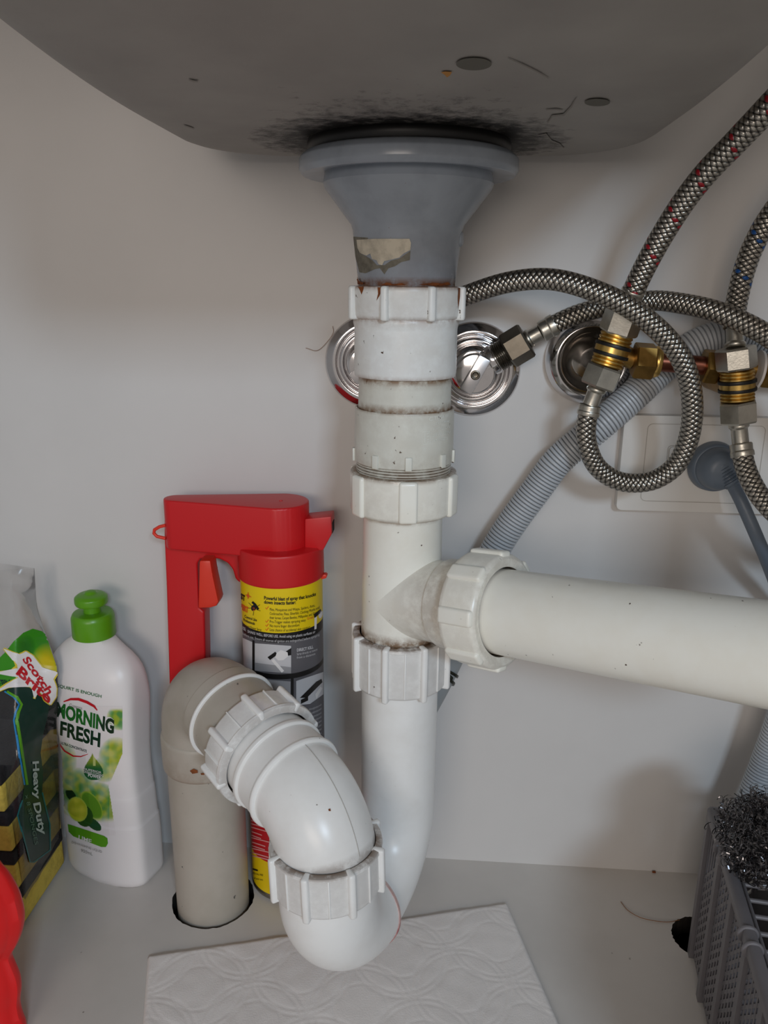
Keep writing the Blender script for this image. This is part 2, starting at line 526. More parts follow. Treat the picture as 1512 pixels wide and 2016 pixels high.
def stroke(pts, wd, taper=False):
    L, R = [], []
    n = len(pts)
    for i, p in enumerate(pts):
        a, b = pts[max(0, i - 1)], pts[min(n - 1, i + 1)]
        dx, dy = b[0] - a[0], b[1] - a[1]; l = math.hypot(dx, dy) or 1
        ww = wd / 2 * ((sin(pi * (i + 0.3) / (n - 0.4)) ** 0.6) if taper else 1)
        L.append((p[0] - dy / l * ww, p[1] + dx / l * ww)); R.append((p[0] + dy / l * ww, p[1] - dx / l * ww))
    return L + R[::-1]
def text2(s, bold=0.0, align='LEFT'):
    cu = bpy.data.curves.new('txt', 'FONT'); cu.body = s; cu.size = 1.0; cu.offset = bold; cu.align_x = align
    cu.resolution_u = 3
    o = bpy.data.objects.new('txt', cu); COL.objects.link(o)
    dg = bpy.context.evaluated_depsgraph_get(); dg.update()
    me = bpy.data.meshes.new_from_object(o.evaluated_get(dg))
    v = [(p.co.x, p.co.y) for p in me.vertices]; f = [tuple(p.vertices) for p in me.polygons]
    bpy.data.objects.remove(o); bpy.data.curves.remove(cu); bpy.data.meshes.remove(me)
    return v, f
def lay_text(surf, s, p, ux, uy, bold=0.0, off=0.0005, align='LEFT', fit=None, bend=None):
    """p: pixel of the baseline start; ux: pixel vector per em along the line; uy: pixel vector per em up; fit: length in px"""
    v, f = text2(s, bold, align)
    if not v: return {'v': [], 'f': []}
    if fit:
        w_ = max(q[0] for q in v) - min(q[0] for q in v)
        k = fit / (w_ * math.hypot(*ux)); ux = (ux[0] * k, ux[1] * k)
    v2 = []
    for (x, y) in v:
        X = p[0] + x * ux[0] + y * uy[0]; Y = p[1] + x * ux[1] + y * uy[1]
        if bend: Y += bend(X)
        v2.append((X, Y))
    return lay(surf, v2, f, off)
def lay_grid(surf, x0, y0, x1, y1, step, fn, off=0.0003):
    nx, ny = int((x1 - x0) / step) + 1, int((y1 - y0) / step) + 1
    v2, cols, keep = [], [], []
    for j in range(ny):
        for i in range(nx):
            x, y = x0 + i * step, y0 + j * step
            c = fn(x, y); v2.append((x, y)); keep.append(c is not None); cols.append(lin(c) if c else (1, 1, 1))
    f = []
    for j in range(ny - 1):
        for i in range(nx - 1):
            q = (j * nx + i, j * nx + i + 1, (j + 1) * nx + i + 1, (j + 1) * nx + i)
            if all(keep[k] for k in q): f.append(q)
    used = sorted({k for q in f for k in q}); m_ = {k: i for i, k in enumerate(used)}
    return lay(surf, [v2[k] for k in used], [tuple(m_[k] for k in q) for q in f], off, [cols[k] for k in used])

# ------------------------------------------------------------------ the cabinet shell
XL, XR, ZT, YF = -0.46, 0.46, 0.72, -0.03
def struct(name, d, m, smooth=0):
    o = obj(name, d, m, None, smooth); o['kind'] = 'structure'; return o
struct('wall_back', box((0, WALL_Y + 0.008, ZT / 2), (XR - XL + 0.032, 0.016, ZT)), WHITE)
struct('wall_left', box((XL - 0.008, (YF + WALL_Y) / 2, ZT / 2), (0.016, WALL_Y - YF, ZT)), WHITE)
struct('wall_right', box((XR + 0.008, (YF + WALL_Y) / 2, ZT / 2), (0.016, WALL_Y - YF, ZT)), WHITE)
struct('ceiling', box((0, (YF + WALL_Y) / 2, ZT + 0.016), (XR - XL + 0.032, WALL_Y - YF + 0.016, 0.03)), WHITE)
G = PZ(420, 1767)                # outlet pipe through the floor
H2 = PZ(1379, 1846)              # second floor hole
def floor_mesh():
    bm = bmesh.new()
    edges, loops = [], []
    def loop(pts):
        vs_ = [bm.verts.new((x, y, 0)) for x, y in pts]
        for i in range(len(vs_)): edges.append(bm.edges.new((vs_[i], vs_[(i + 1) % len(vs_)])))
        loops.append(pts)
    loop([(XL, YF), (XR, YF), (XR, WALL_Y), (XL, WALL_Y)])
    for (c, r) in ((G, 0.0335), (H2, 0.0215)):
        loop([(c.x + (r + random.uniform(-0.0005, 0.0005)) * cos(t), c.y + (r + random.uniform(-0.0005, 0.0005)) * sin(t)) for t in [2 * pi * k / 72 for k in range(72)]])
    bmesh.ops.triangle_fill(bm, use_beauty=True, edges=edges)
    d = from_bm(bm); bm.free()
    d['f'] = [fc if (d['v'][fc[1]] - d['v'][fc[0]]).cross(d['v'][fc[2]] - d['v'][fc[0]]).z > 0 else fc[::-1] for fc in d['f']]
    d['mi'] = [0] * len(d['f'])
    for k, pts in enumerate(loops):
        zb = -0.12 if k == 0 else -0.016
        n = len(pts); v = [V((x, y, 0)) for x, y in pts] + [V((x, y, zb)) for x, y in pts]
        f = [(i, (i + 1) % n, n + (i + 1) % n, n + i) for i in range(n)]
        if k == 0: f.append((7, 6, 5, 4))
        d = join(d, {'v': v, 'f': f, 'mi': [1 if k else 2] * len(f)})
    return d
struct('floor', floor_mesh(), [FLOORM, CHIP, DARK])

# ------------------------------------------------------------------ sink bowl
MY = 0.515                       # the vertical waste line
MX = -0.0455 * MY
def mz(py):                      # height on the waste line that shows at pixel row py
    return PY(799 - (py - 330) * 19 / 1170, py, MY).z
def mr(px, py):                  # half width in pixels -> metres on the waste line
    return px * depth(V((MX, MY, mz(py)))) / F
ZS = CAM.z + 0.0802              # sink underside around the drain
def sink():
    x0, x1, y0, y1, rc = -0.176, 0.131, 0.17, 0.592, 0.075
    nseg = 128
    cx, cy = MX, MY
    def rr(t, inset):
        dx, dy = cos(t), sin(t)
        lo, hi = 0.0, 1.0
        for _ in range(40):
            m = (lo + hi) / 2; px, py = cx + dx * m, cy + dy * m
            ax0, ax1, ay0, ay1 = x0 + inset, x1 - inset, y0 + inset, y1 - inset
            r = max(0.03, rc - inset)
            qx = max(ax0 + r - px, px - (ax1 - r)); qy = max(ay0 + r - py, py - (ay1 - r))
            ins = (px > ax0 and px < ax1 and py > ay0 and py < ay1)
            if ins and qx > 0 and qy > 0 and qx * qx + qy * qy > r * r: ins = False
            if ins: lo = m
            else: hi = m
        return lo
    rings = []
    for r in (0.050, 0.060, 0.064, 0.069, 0.075, 0.082, 0.090): rings.append(('c', r))
    Rf = 0.026
    for k in (0.12, 0.3, 0.5, 0.75): rings.append(('m', k))
    for k in range(9): rings.append(('f', k / 8 * pi / 2))
    rings.append(('w', 0))
    v, f, dirt = [], [], []
    for kind, q in rings:
        for k in range(nseg):
            t = 2 * pi * k / nseg
            edge = rr(t, Rf)
            if kind == 'c':
                d_ = min(q, edge * 0.98); z = ZS
                dirt.append(max(0.0, min(1.0, (0.118 - q) / 0.052)))
            elif kind == 'm':
                a = min(0.090, edge * 0.98); d_ = a + (edge - a) * q; z = ZS; dirt.append(0.5 - q * 1.6 if q < 0.3 else 0)
            elif kind == 'f':
                d_ = rr(t, Rf * (1 - sin(q))); z = ZS + Rf * (1 - cos(q)); dirt.append(0)
            else:
                d_ = rr(t, 0.0); z = ZT - 0.005; dirt.append(0)
            py = cy + sin(t) * d_
            if kind in 'mf': z += 0.36 * max(0.0, MY - 0.06 - py) ** 2 if py > 0.25 else 0.36 * (MY - 0.31) ** 2
            v.append(V((cx + cos(t) * d_, py, z)))
    n = len(rings)
    for i in range(n - 1):
        for k in range(nseg):
            k2 = (k + 1) % nseg
            f.append((i * nseg + k, (i + 1) * nseg + k, (i + 1) * nseg + k2, i * nseg + k2))
    return {'v': v, 'f': f, 'dirt': dirt}
sd = sink()
sb = thing('sink_bowl', 'grey underside of the sink bowl hanging above the waste pipe', 'sink', (MX, MY, ZS))
bowl = obj('bowl', sd, SINKM, sb, 50)
SS = Surf(sd)
SPOT = mat('sink_pad_grey', (96, 93, 84), 0.7)
for (x, y, rx, ry) in ((933, 123, 35, 12.5), (1176, 199, 25, 7.5)):
    o = obj('round_pad', lay_poly(SS, ell(x, y, rx, ry, 0.0, 40), 0.0006, 6), SPOT, sb, 60)
    o['label'] = 'dark round spot under the sink'
o = obj('paint_scuff', join(lay_poly(SS, [(868, 140), (876, 138), (890, 139), (886, 146), (880, 150), (876, 145)], 0.0005)), mat('orange_scuff', (186, 130, 60), 0.8), sb, 0)
for p, wd in (
    ([(1060, 265), (1075, 262), (1085, 275), (1102, 282), (1110, 290)], 3), ([(1078, 240), (1088, 226), (1110, 224), (1125, 208), (1135, 190)], 4),
    ([(372, 155), (382, 158), (390, 158)], 4), ([(362, 245), (374, 249), (382, 252)], 2.5), ([(1075, 214), (1095, 213), (1108, 215)], 2.5),
    ([(1000, 112), (1030, 125), (1060, 140), (1080, 152)], 3)):
    obj('glue_streak', lay_poly(SS, stroke(p, wd, True), 0.0005, 5), mat('glue_brown', (134, 128, 121), 0.6), sb, 0)

# ------------------------------------------------------------------ sink drain
dr = thing('sink_drain', 'grey plastic sink waste with wide flange and torn paper sticker', 'drain', (MX, MY, mz(556)))
AX = (MX, MY, 0)
obj('gasket', lathe(soft([(0.045, ZS - 0.0068), (mr(197, 285), ZS - 0.0068), (mr(201, 285), ZS - 0.003), (mr(198, 285), ZS + 0.0005), (0.045, ZS + 0.0005)], 0.001), AX), RUBBER, dr)
zf1, zf0 = mz(302), mz(349)
zf1 = ZS - 0.0062
obj('flange', lathe(soft([(0.045, zf1), (mr(196, 305), zf1), (mr(205, 305), zf1 - 0.001), (mr(215, 320), zf1 - 0.004), (mr(215, 340), zf0 + 0.003), (mr(208, 345), zf0), (mr(150, 345), zf0 + 0.002)], 0.0007), AX, seg=96), WASTE, dr)
obj('cup', lathe([(mr(150, 335), zf0 + 0.004), (mr(164, 335), zf0 + 0.004), (mr(168, 350), mz(364)), (mr(164, 372), mz(374)), (mr(111, 445), mz(444)), (mr(108, 455), mz(455)),
    (mr(97, 545), mz(545), 0.1), (mr(95, 558), mz(557), 0.9), (mr(95, 565), mz(566), 1.0)], AX, seg=96), WASTE, dr, 28)
throat = lathe([(mr(111, 445), mz(444)), (mr(108, 455), mz(455)), (mr(97, 545), mz(545)), (mr(95, 560), mz(562))], AX, seg=96)
STH = Surf(throat)
p = STH.hit(903, 470, 0.0)
bx = V((MX + mr(104, 470) * 0.98, MY - mr(104, 470) * 0.12, mz(470)))
obj('side_stud', lathe(soft([(0.0048, 0), (0.0048, 0.003), (0.0035, 0.0042), (0.0, 0.0042)], 0.0005), bx - V((0.002, 0, 0)), (1, -0.25, 0), 20), WASTE, dr)
stk = obj('sticker', join(lay_poly(STH, [(703, 472), (740, 470), (806, 470), (809, 478), (808, 492), (796, 498), (786, 507), (770, 511), (757, 514), (753, 522), (746, 520), (742, 512), (733, 510), (730, 499), (722, 503), (714, 500), (709, 497), (705, 488)], 0.0004, 4)), STICK, dr, 60)
obj('sticker_residue', join(lay_poly(STH, [(696, 466), (725, 468), (704, 473), (706, 490), (712, 500), (722, 505), (733, 512), (742, 522), (757, 522), (770, 513), (786, 509), (808, 494), (807, 512), (790, 516), (778, 524), (765, 528), (757, 540), (748, 528), (738, 530), (720, 538), (708, 536), (700, 505)], 0.0002, 4)), mat('glue_residue', (122, 118, 106), 0.8, var=0.5, vscale=160), dr, 60)
objs('rust_crust', [*[lay_poly(STH, q, 0.0008, 3) for q in ([(698, 556), (697, 546), (702, 551), (706, 545), (709, 553), (718, 556), (716, 562), (700, 562)], [(752, 560), (762, 556), (775, 559), (792, 557), (800, 561), (752, 563)], [(824, 560), (850, 556), (868, 558), (880, 555), (886, 560), (860, 563)])]], RUST, dr, 0)

# ------------------------------------------------------------------ nuts with grip ribs
def grip_nut(parent, name, m, org, axis, r, h, bore, n, rw, rp, rl=1.0, phase=0.0, ref=None, dt=0.9, db=0.5, lip=0.0, thin=0, rib_m=None, label=None, taper=0.0):
    """org = bottom centre, axis points up"""
    prof = [(bore, 0.001, db), (r - 0.003, 0, db), (r - 0.0008, 0.0012, db * 0.5), (r, 0.003, 0.15), (r + taper, h - 0.0035, 0.1), (r + taper + lip, h - 0.0025, 0.2), (r + taper + lip - 0.0005, h - 0.0006, dt * 0.7), (r + taper - 0.003, h, dt), (bore + 0.0004, h, dt), (bore, h - 0.003, 1.0), (bore, 0.001, 1.0)]
    o = obj(name, lathe(prof, org, axis, 72, ref), m, parent)
    if label: o['label'] = label
    x, y, a = frame(axis, ref)
    hb = h * rl
    cap = box((0, 0, 0), (rw, rp * 2 + 0.002, hb), bevel=min(rw, rp * 2 + 0.002, hb) * 0.42, segs=3)
    me = mesh_of('grip_rib', cap, rib_m or m, 50)
    met = None
    if thin: met = mesh_of('mould_line', box((0, 0, 0), (0.0010, 0.0016, h * 0.86), bevel=0.0003), rib_m or m, 50)
    for k in range(n):
        t = phase + 2 * pi * k / n
        ro = x * cos(t) + y * sin(t); ta = a.cross(ro)
        inst('grip_rib', me, frameM(V(org) + ro * (r + taper * 0.5 - 0.001 + rp * 0.1) + a * (h / 2), ta, ro, a), o)
        if thin:
            t2 = t + pi / n
            ro = x * cos(t2) + y * sin(t2); ta = a.cross(ro)
            inst('mould_line', met, frameM(V(org) + ro * (r + taper * 0.5) + a * (h / 2), ta, ro, a), o)
    return o

# ------------------------------------------------------------------ upper coupling
def ax(py): return V((MX, MY, mz(py)))
cp = thing('pipe_coupling', 'off-white plastic slip coupling stained brown between drain and tee', 'pipe coupling', ax(940))
grip_nut(cp, 'cap_nut', PVCB, ax(628), (0, 0, 1), mr(110, 600), mz(563) - mz(628), mr(96, 600), 8, 0.0046, 0.0028, 1.0, radians(-18), dt=1.0, db=0.7, taper=0.0006)
obj('socket', lathe(soft([(mr(80, 640), mz(626), 0.6), (mr(103, 640), mz(626), 0.7), (mr(104, 640), mz(634), 0.25), (mr(101, 660), mz(646), 0.1), (mr(100.5, 735), mz(731), 0.12), (mr(99, 735), mz(739), 0.5), (mr(88, 735), mz(740), 0.9)], 0.0007), AX, seg=80), PVCB, cp)
obj('spigot', lathe([(mr(91, 745), mz(735), 0.9), (mr(91, 745), mz(743), 0.9), (mr(91, 770), mz(752), 0.25), (mr(91, 770), mz(760), 0.10), (mr(91, 790), mz(784), 0.10), (mr(91, 800), mz(793), 0.6), (mr(91, 800), mz(801), 1.0), (mr(91, 800), mz(808), 1.0)], AX, seg=80), PVCG, cp)
obj('collar', lathe(soft([(mr(91.5, 803), mz(806), 1.0), (mr(92, 803), mz(801), 1.0), (mr(97, 803), mz(800), 0.7), (mr(97.5, 803), mz(805), 0.15), (mr(97, 880), mz(870), 0.10), (mr(96, 905), mz(904), 0.25), (mr(90, 906), mz(907), 0.8)], 0.0005), AX, seg=80), PVCG, cp)
cold = lathe([(mr(97.5, 803), mz(805)), (mr(97, 880), mz(870)), (mr(96, 905), mz(904))], AX, seg=96)
SCOL = Surf(cold)
me = mesh_of('collar_lug', box((0, 0, 0), (0.0042, 0.004, 0.0085), bevel=0.0006), PVCG, 40)
for t in (-112, -82, -30, 8, 52, 84):
    t = radians(t); ro = V((sin(t), -cos(t), 0)); ta = V((cos(t), sin(t), 0))
    inst('collar_lug', me, frameM(V((MX, MY, mz(893))) + ro * (mr(96, 895) - 0.0004), ta, ro, V((0, 0, 1))), cp)
EMB = mat('moulded_lettering', (228, 229, 222), 0.35)
lt = []
for s, x0_, y0_, fit, k in (('CTRAP', 843, 829, 38, 11), ('50X50MM', 852, 838, 31, 8), ('PVC-U DN', 851, 849, 34, 8), ('50W  DN', 851, 860, 34, 8), ('AS/NZS', 850, 871, 31, 8)):
    lt.append(lay_text(SCOL, s, (x0_, y0_), (k, -1.6), (1.2, -k), 0.01, 0.0004, fit=fit))
stuff(obj('moulded_lettering', join(*lt), EMB, cp, 0))
stuff(obj('moulded_mark', join(*[lay_poly(SCOL, stroke(q, 1.2), 0.0004, 3) for q in ([(832, 850), (845, 849), (846, 873), (833, 875)], [(836, 852), (836, 872)], [(840, 854), (844, 852)], [(840, 860), (844, 858)], [(840, 866), (844, 864)], [(840, 871), (844, 869)])]), EMB, cp, 0))
thr = []
z0_, z1_ = mz(926), mz(905)
npitch = 4
for k in range(npitch):
    za = z1_ + (z0_ - z1_) * k / npitch; zb = z1_ + (z0_ - z1_) * (k + 1) / npitch
    thr += [(mr(88, 915), za, 1.0), (mr(93, 915), za + (zb - za) * 0.3, 0.35), (mr(93, 915), za + (zb - za) * 0.7, 0.35)]
thr.append((mr(88, 915), z0_, 1.0))
obj('screw_thread', lathe(thr, AX, seg=80), PVCG, cp)
SNUT = Surf(lathe([(mr(110.5, 600), mz(565)), (mr(110.5, 600), mz(628))], AX, seg=96))
objs('rust_drip', [*[lay_poly(SNUT, q, 0.0005, 2.5) for q in ([(705, 562), (718, 562), (716, 572), (713, 580), (710, 572)], [(744, 564), (754, 562), (752, 572), (748, 582), (742, 592), (745, 578)], [(901, 562), (906, 562), (904, 585), (901, 610), (900, 585)])]], RUST, cp, 0)

# ------------------------------------------------------------------ tee junction and side branch
te = thing('tee_junction', 'cream plastic tee with ribbed nuts joining two pipes', 'pipe fitting', ax(1350))
grip_nut(te, 'upper_nut', PVCC, ax(1003), (0, 0, 1), mr(104.5, 960), mz(923) - mz(1003), mr(92, 930), 6, 0.0118, 0.0016, 0.96, radians(8), dt=1.0, db=0.5)
obj('body', lathe([(mr(74, 1010), mz(995), 0.6), (mr(78, 1012), mz(1004), 0.7), (mr(78.5, 1050), mz(1012), 0.25), (mr(77.5, 1050), mz(1016), 0.05), (mr(77.5, 1150), mz(1150), 0.0), (mr(77.5, 1235), mz(1220), 0.1), (mr(77.5, 1240), mz(1236), 0.9), (mr(77.5, 1240), mz(1252), 1.0)], AX, seg=80), PVCC, te)
B1 = PD(1512, 1288, 0.362)
B0 = V((MX, MY, mz(1172)))
bd = (B1 - B0).normalized()
RB = mr(79, 1160)
def bp(s): return B0 + bd * s
def along(px_):                  # distance along the branch whose axis shows at pixel column px_
    lo, hi = 0.0, 0.3
    for _ in range(40):
        m = (lo + hi) / 2
        if proj(bp(m))[0] < px_: lo = m
        else: hi = m
    return lo
s1, s2, s3 = along(884), along(928), along(996)
obj('branch_socket', lathe(soft([(RB * 0.99, 0.0, 0.0), (RB * 0.99, s1 * 0.8, 0.25), (RB * 1.0, s1, 0.3), (RB * 1.06, s1 + 0.0006, 0.35), (RB * 1.06, s2 + 0.004, 0.35)], 0.0004), B0, bd, 80), PVCC, te)
grip_nut(te, 'branch_nut', PVCC, bp(s3), -bd, RB * 1.31, s3 - s2, RB * 1.02, 8, 0.0105, 0.0017, 0.94, radians(10), ref=V((0, 0, 1)), dt=0.5, db=0.3)
grip_nut(te, 'lower_nut', PVCW, ax(1338), (0, 0, 1), mr(92, 1290), mz(1240) - mz(1338), mr(80, 1240), 8, 0.0044, 0.0030, 1.04, radians(-14), dt=1.0, db=0.4, thin=1, lip=0.0006)

br = thing('branch_pipe', 'thick cream pipe running from the tee towards the right front', 'pipe', bp(s3))
EN = B0 + bd * 0.34
obj('pipe', tube([bp(s2 + 0.004), bp(0.1), bp(0.2), bp(0.30)], RB * 0.965, 64), PVCC, br)
up = V((0, 0, 1))
elb = [bp(0.295)]
for k in range(9):
    a = k / 8 * pi / 2
    elb.append(bp(0.30) + bd * (0.045 * sin(a)) + up * (0.045 * (1 - cos(a))))
elb.append(V((elb[-1].x, elb[-1].y, ZT - 0.001)))
obj('riser', tube(elb, RB * 1.02, 48), PVCC, br)

# ------------------------------------------------------------------ S trap
PF_ = PD(645, 1728, 0.4265)
Fx, Fy = PF_.x, PF_.y
A2 = V((MX, MY, 0)); F2 = V((Fx, Fy, 0))
hd = (F2 - A2).normalized(); RU = (F2 - A2).length / 2
RP = mr(74, 1400)
zU = PD(690, 1885, 0.471).z + RU + RP * 1.02 + 0.022
tr = thing('sink_trap', 'white plastic sink trap curving under the tee with ribbed nuts', 'sink trap', (A2.x + hd.x * RU, A2.y + hd.y * RU, zU - RU - RP))
ctr = A2 + hd * RU; ctr.z = zU
RB2 = RP * 1.12
def uarc(a0, a1, n): return [ctr - hd * (RU * cos(a0 + (a1 - a0) * k / n)) - up * (RU * sin(a0 + (a1 - a0) * k / n)) for k in range(n + 1)]
leg = [V((MX, MY, z)) for z in (mz(1250), mz(1350), mz(1450), zU + 0.03)] + uarc(0.02, radians(108), 22)
obj('inlet_leg', tube(leg, RP, 64), PVCW, tr)
ub = uarc(radians(96), pi - 0.001, 26) + [V((Fx, Fy, zU + 0.012)), V((Fx, Fy, zU + 0.024))]
obj('lower_bend', tube(ub, lambda i, s: RB2 * (0.99 + 0.05 * min(1, s / 0.06)), 64), PVCW, tr)
q = uarc(radians(95), radians(97.5), 1)
obj('joint_ring', tube(q, RB2 * 1.012, 64), mat('joint_ring_pink', (206, 178, 172), 0.5, var=0.9, rgb2=(150, 60, 66), vscale=70), tr)
zn0, zn1 = zU + 0.006, zU + 0.037
RN = 0.0352
tilt = V((-0.03, 0.0, 1)).normalized()
grip_nut(tr, 'front_nut', PVCW, (Fx, Fy, zn0), tilt, RN, zn1 - zn0, RB2 * 1.03, 8, 0.0046, 0.0030, 1.02, radians(-12), dt=0.9, db=0.25, thin=1, lip=0.0007)
# upper bend towards the outlet pipe
Gd = V((G.x - Fx, G.y - Fy, 0)); Lg = Gd.length; gd = Gd.normalized()
zO = PD(418, 1385, 0.553).z
RE = 0.040
TB = 0.18
zb0 = zO - RE
eb = [V((Fx, Fy, zU + 0.02)), V((Fx, Fy, (zU + 0.02 + zb0) / 2)), V((Fx, Fy, zb0))]
for k in range(1, 21):
    a = k / 20 * (pi / 2 - TB)
    eb.append(V((Fx, Fy, zb0)) + gd * (RE * (1 - cos(a))) + up * (RE * sin(a)))
sE = RE
PE_ = eb[-1].copy(); gh = gd.copy(); gd = (gd * cos(TB) + up * sin(TB)).normalized()
def op(s): return PE_ + gd * (s - sE)
eb.append(op(sE + 0.004))
RC = 0.0318
obj('upper_bend', tube(eb, lambda i, s: RC, 64, dirt=lambda s: 0.5 if s < 0.012 else 0.0), PVCW, tr)
obj('bend_socket', lathe(soft([(RC * 0.9, 0.0), (RC * 1.07, 0.0), (RC * 1.09, 0.002), (RC * 1.05, 0.004), (RC * 1.03, 0.019), (RC * 1.09, 0.0198), (RC * 1.09, 0.0228), (RC * 1.02, 0.0238), (RC * 1.0, 0.040)], 0.0006), op(sE), gd, 72, up), PVCW, tr)
grip_nut(tr, 'outlet_nut', PVCW, op(sE + 0.056), -gd, 0.0375, 0.024, RC * 1.04, 8, 0.0046, 0.0030, 1.0, radians(14), ref=up, dt=0.4, db=0.3, thin=1, lip=0.0018)
STR = Surf(tube(eb, RC * 1.0, 64), lathe([(RC * 1.09, 0.0), (RC * 1.09, 0.003)], op(sE), gd, 72, up))
objs('rust_spot', [lay_poly(STR, q, 0.0004, 2) for q in ([(520, 1449), (526, 1447), (531, 1451), (527, 1457), (521, 1456)], [(509, 1496), (512, 1494), (513, 1499), (510, 1500)], [(646, 1593), (650, 1592), (651, 1597), (647, 1597)])], RUST, tr)
seam = resample(eb, 0.002)
nrm = gd.cross(up).normalized()
sm = []
for i, p_ in enumerate(seam[10:-3]):
    pass
mt_ = mat('seam_grey', (176, 172, 166), 0.6)
prev = [seam[k] for k in range(len(seam))]
sv = []
for i in range(6, len(seam) - 2):
    t = (seam[i + 1] - seam[i - 1]).normalized(); out = nrm.cross(t)
    if out.dot(-gd + up * 0.5) < 0: out = -out
    sv.append(seam[i] + (out * 0.995 + nrm * (0.10 if nrm.x > 0 else -0.10)).normalized() * (RC + 0.00005))
obj('mould_seam', tube(sv, 0.0003, 6), mt_, tr)

# ------------------------------------------------------------------ outlet pipe
ou = thing('outlet_pipe', 'aged grey drain pipe with elbow dropping through the cabinet floor', 'pipe', (G.x, G.y, 0))
RG = 148 / 2 * depth(V((G.x, G.y, 0.10))) / F
RG = 0.0292
RK = 0.030
sG = sE + (V((G.x - PE_.x, G.y - PE_.y, 0)).length - RK * (1 + sin(TB))) / cos(TB)
zE0 = op(sG).z - RK * cos(TB)
zK = zE0 - 0.006
obj('downpipe', tube([V((G.x, G.y, -0.10)), V((G.x, G.y, 0.0)), V((G.x, G.y, 0.06)), V((G.x, G.y, zK))], RG, 64), PVCO, ou)
obj('socket', lathe(soft([(RG * 0.9, zK - 0.028, 0.4), (RG * 1.08, zK - 0.028, 0.55), (RG * 1.10, zK - 0.026, 0.25), (RG * 1.11, zK - 0.002), (RG * 1.09, zK), (RG * 1.04, zK + 0.001), (RG * 1.04, zK + 0.006)], 0.0006), (G.x, G.y, 0), (0, 0, 1), 72), PVCO, ou)
ge = [V((G.x, G.y, zK)), V((G.x, G.y, zE0))]
for k in range(1, 15):
    a = k / 14 * (pi / 2 + TB)
    ge.append(V((G.x, G.y, zE0)) - gh * (RK * (1 - cos(a))) + up * (RK * sin(a)))
ge.append(op(sG - 0.010))
obj('elbow', tube(ge, RG * 1.06, 64), PVCO, ou)
obj('socket_ring', lathe(soft([(RG, 0), (RG * 1.17, 0), (RG * 1.19, 0.0012), (RG * 1.17, 0.0028), (RG * 1.05, 0.006)], 0.0004), op(sG - 0.014), gd, 72, up), PVCW, ou)
obj('outlet_spigot', tube([op(sE + 0.055), op(sG)], RC * 1.02, 64), PVCO, ou)
SOU = Surf(lathe([(RG * 1.12, zK - 0.028), (RG * 1.12, zK)], (G.x, G.y, 0), seg=72), tube([V((G.x, G.y, 0.0)), V((G.x, G.y, zK))], RG, 64))
objs('rust_spot', [lay_poly(SOU, [(374, 1517), (381, 1513), (389, 1516), (390, 1521), (379, 1523)], 0.0004, 2), lay_poly(SOU, [(395, 1522), (403, 1521), (402, 1525), (396, 1525)], 0.0004, 2)], RUST, ou, 0)

# ------------------------------------------------------------------ wall valves
def hose(label, ctrl, m, r=0.0067, group='braided steel water hoses', start=None, end=None, step=0.0018):
    """start / end: list of (kind, length) fittings consumed from that end of the path"""
    pts = resample(catmull([PY(*c) if len(c) == 3 else c for c in [tuple(c) if not isinstance(c, V) else c for c in ctrl]] if not isinstance(ctrl[0], V) else ctrl, 14), step)
    t = thing('braided_hose', label, 'hose', pts[0], group)
    tot = len(pts)
    i0 = i1 = 0
    def fit(seq, rev):
        P = pts[::-1] if rev else pts
        i = 0
        for kind, ln in seq:
            k = max(1, int(round(ln / step)))
            j = min(i + k, len(P) - 2)
            a, b = P[i], P[j]
            if kind == 'nut':
                obj('hex_nut', hexnut(a, b, 0.0128, 0.1, 0.3), STEEL, t, 20)
            elif kind == 'darknut':
                obj('hex_nut', hexnut(a, b, 0.0128, 0.1, 0.45), DSTEEL, t, 20)
            elif kind == 'neck':
                h = (b - a).length
                obj('neck', lathe(soft([(0.0040, 0), (0.0058, 0), (0.0066, h * 0.10), (0.0066, h * 0.22), (0.0054, h * 0.30), (0.0054, h)], 0.0004), a, b - a, 32), STEEL, t)
            elif kind == 'ferrule':
                h = (b - a).length
                obj('ferrule', lathe(soft([(0.0050, 0), (0.0070, 0), (0.0074, h * 0.1), (0.0072, h * 0.55), (0.0077, h * 0.62), (0.0077, h), (0.0060, h)], 0.0005), a, b - a, 32), STEEL, t)
            i = j
        return i
    i0 = fit(start or [], False)
    i1 = fit(end or [], True)
    body = pts[max(0, i0 - 1): tot - max(0, i1 - 1)]
    obj('braid', tube(body, r, 28), m, t)
    return t

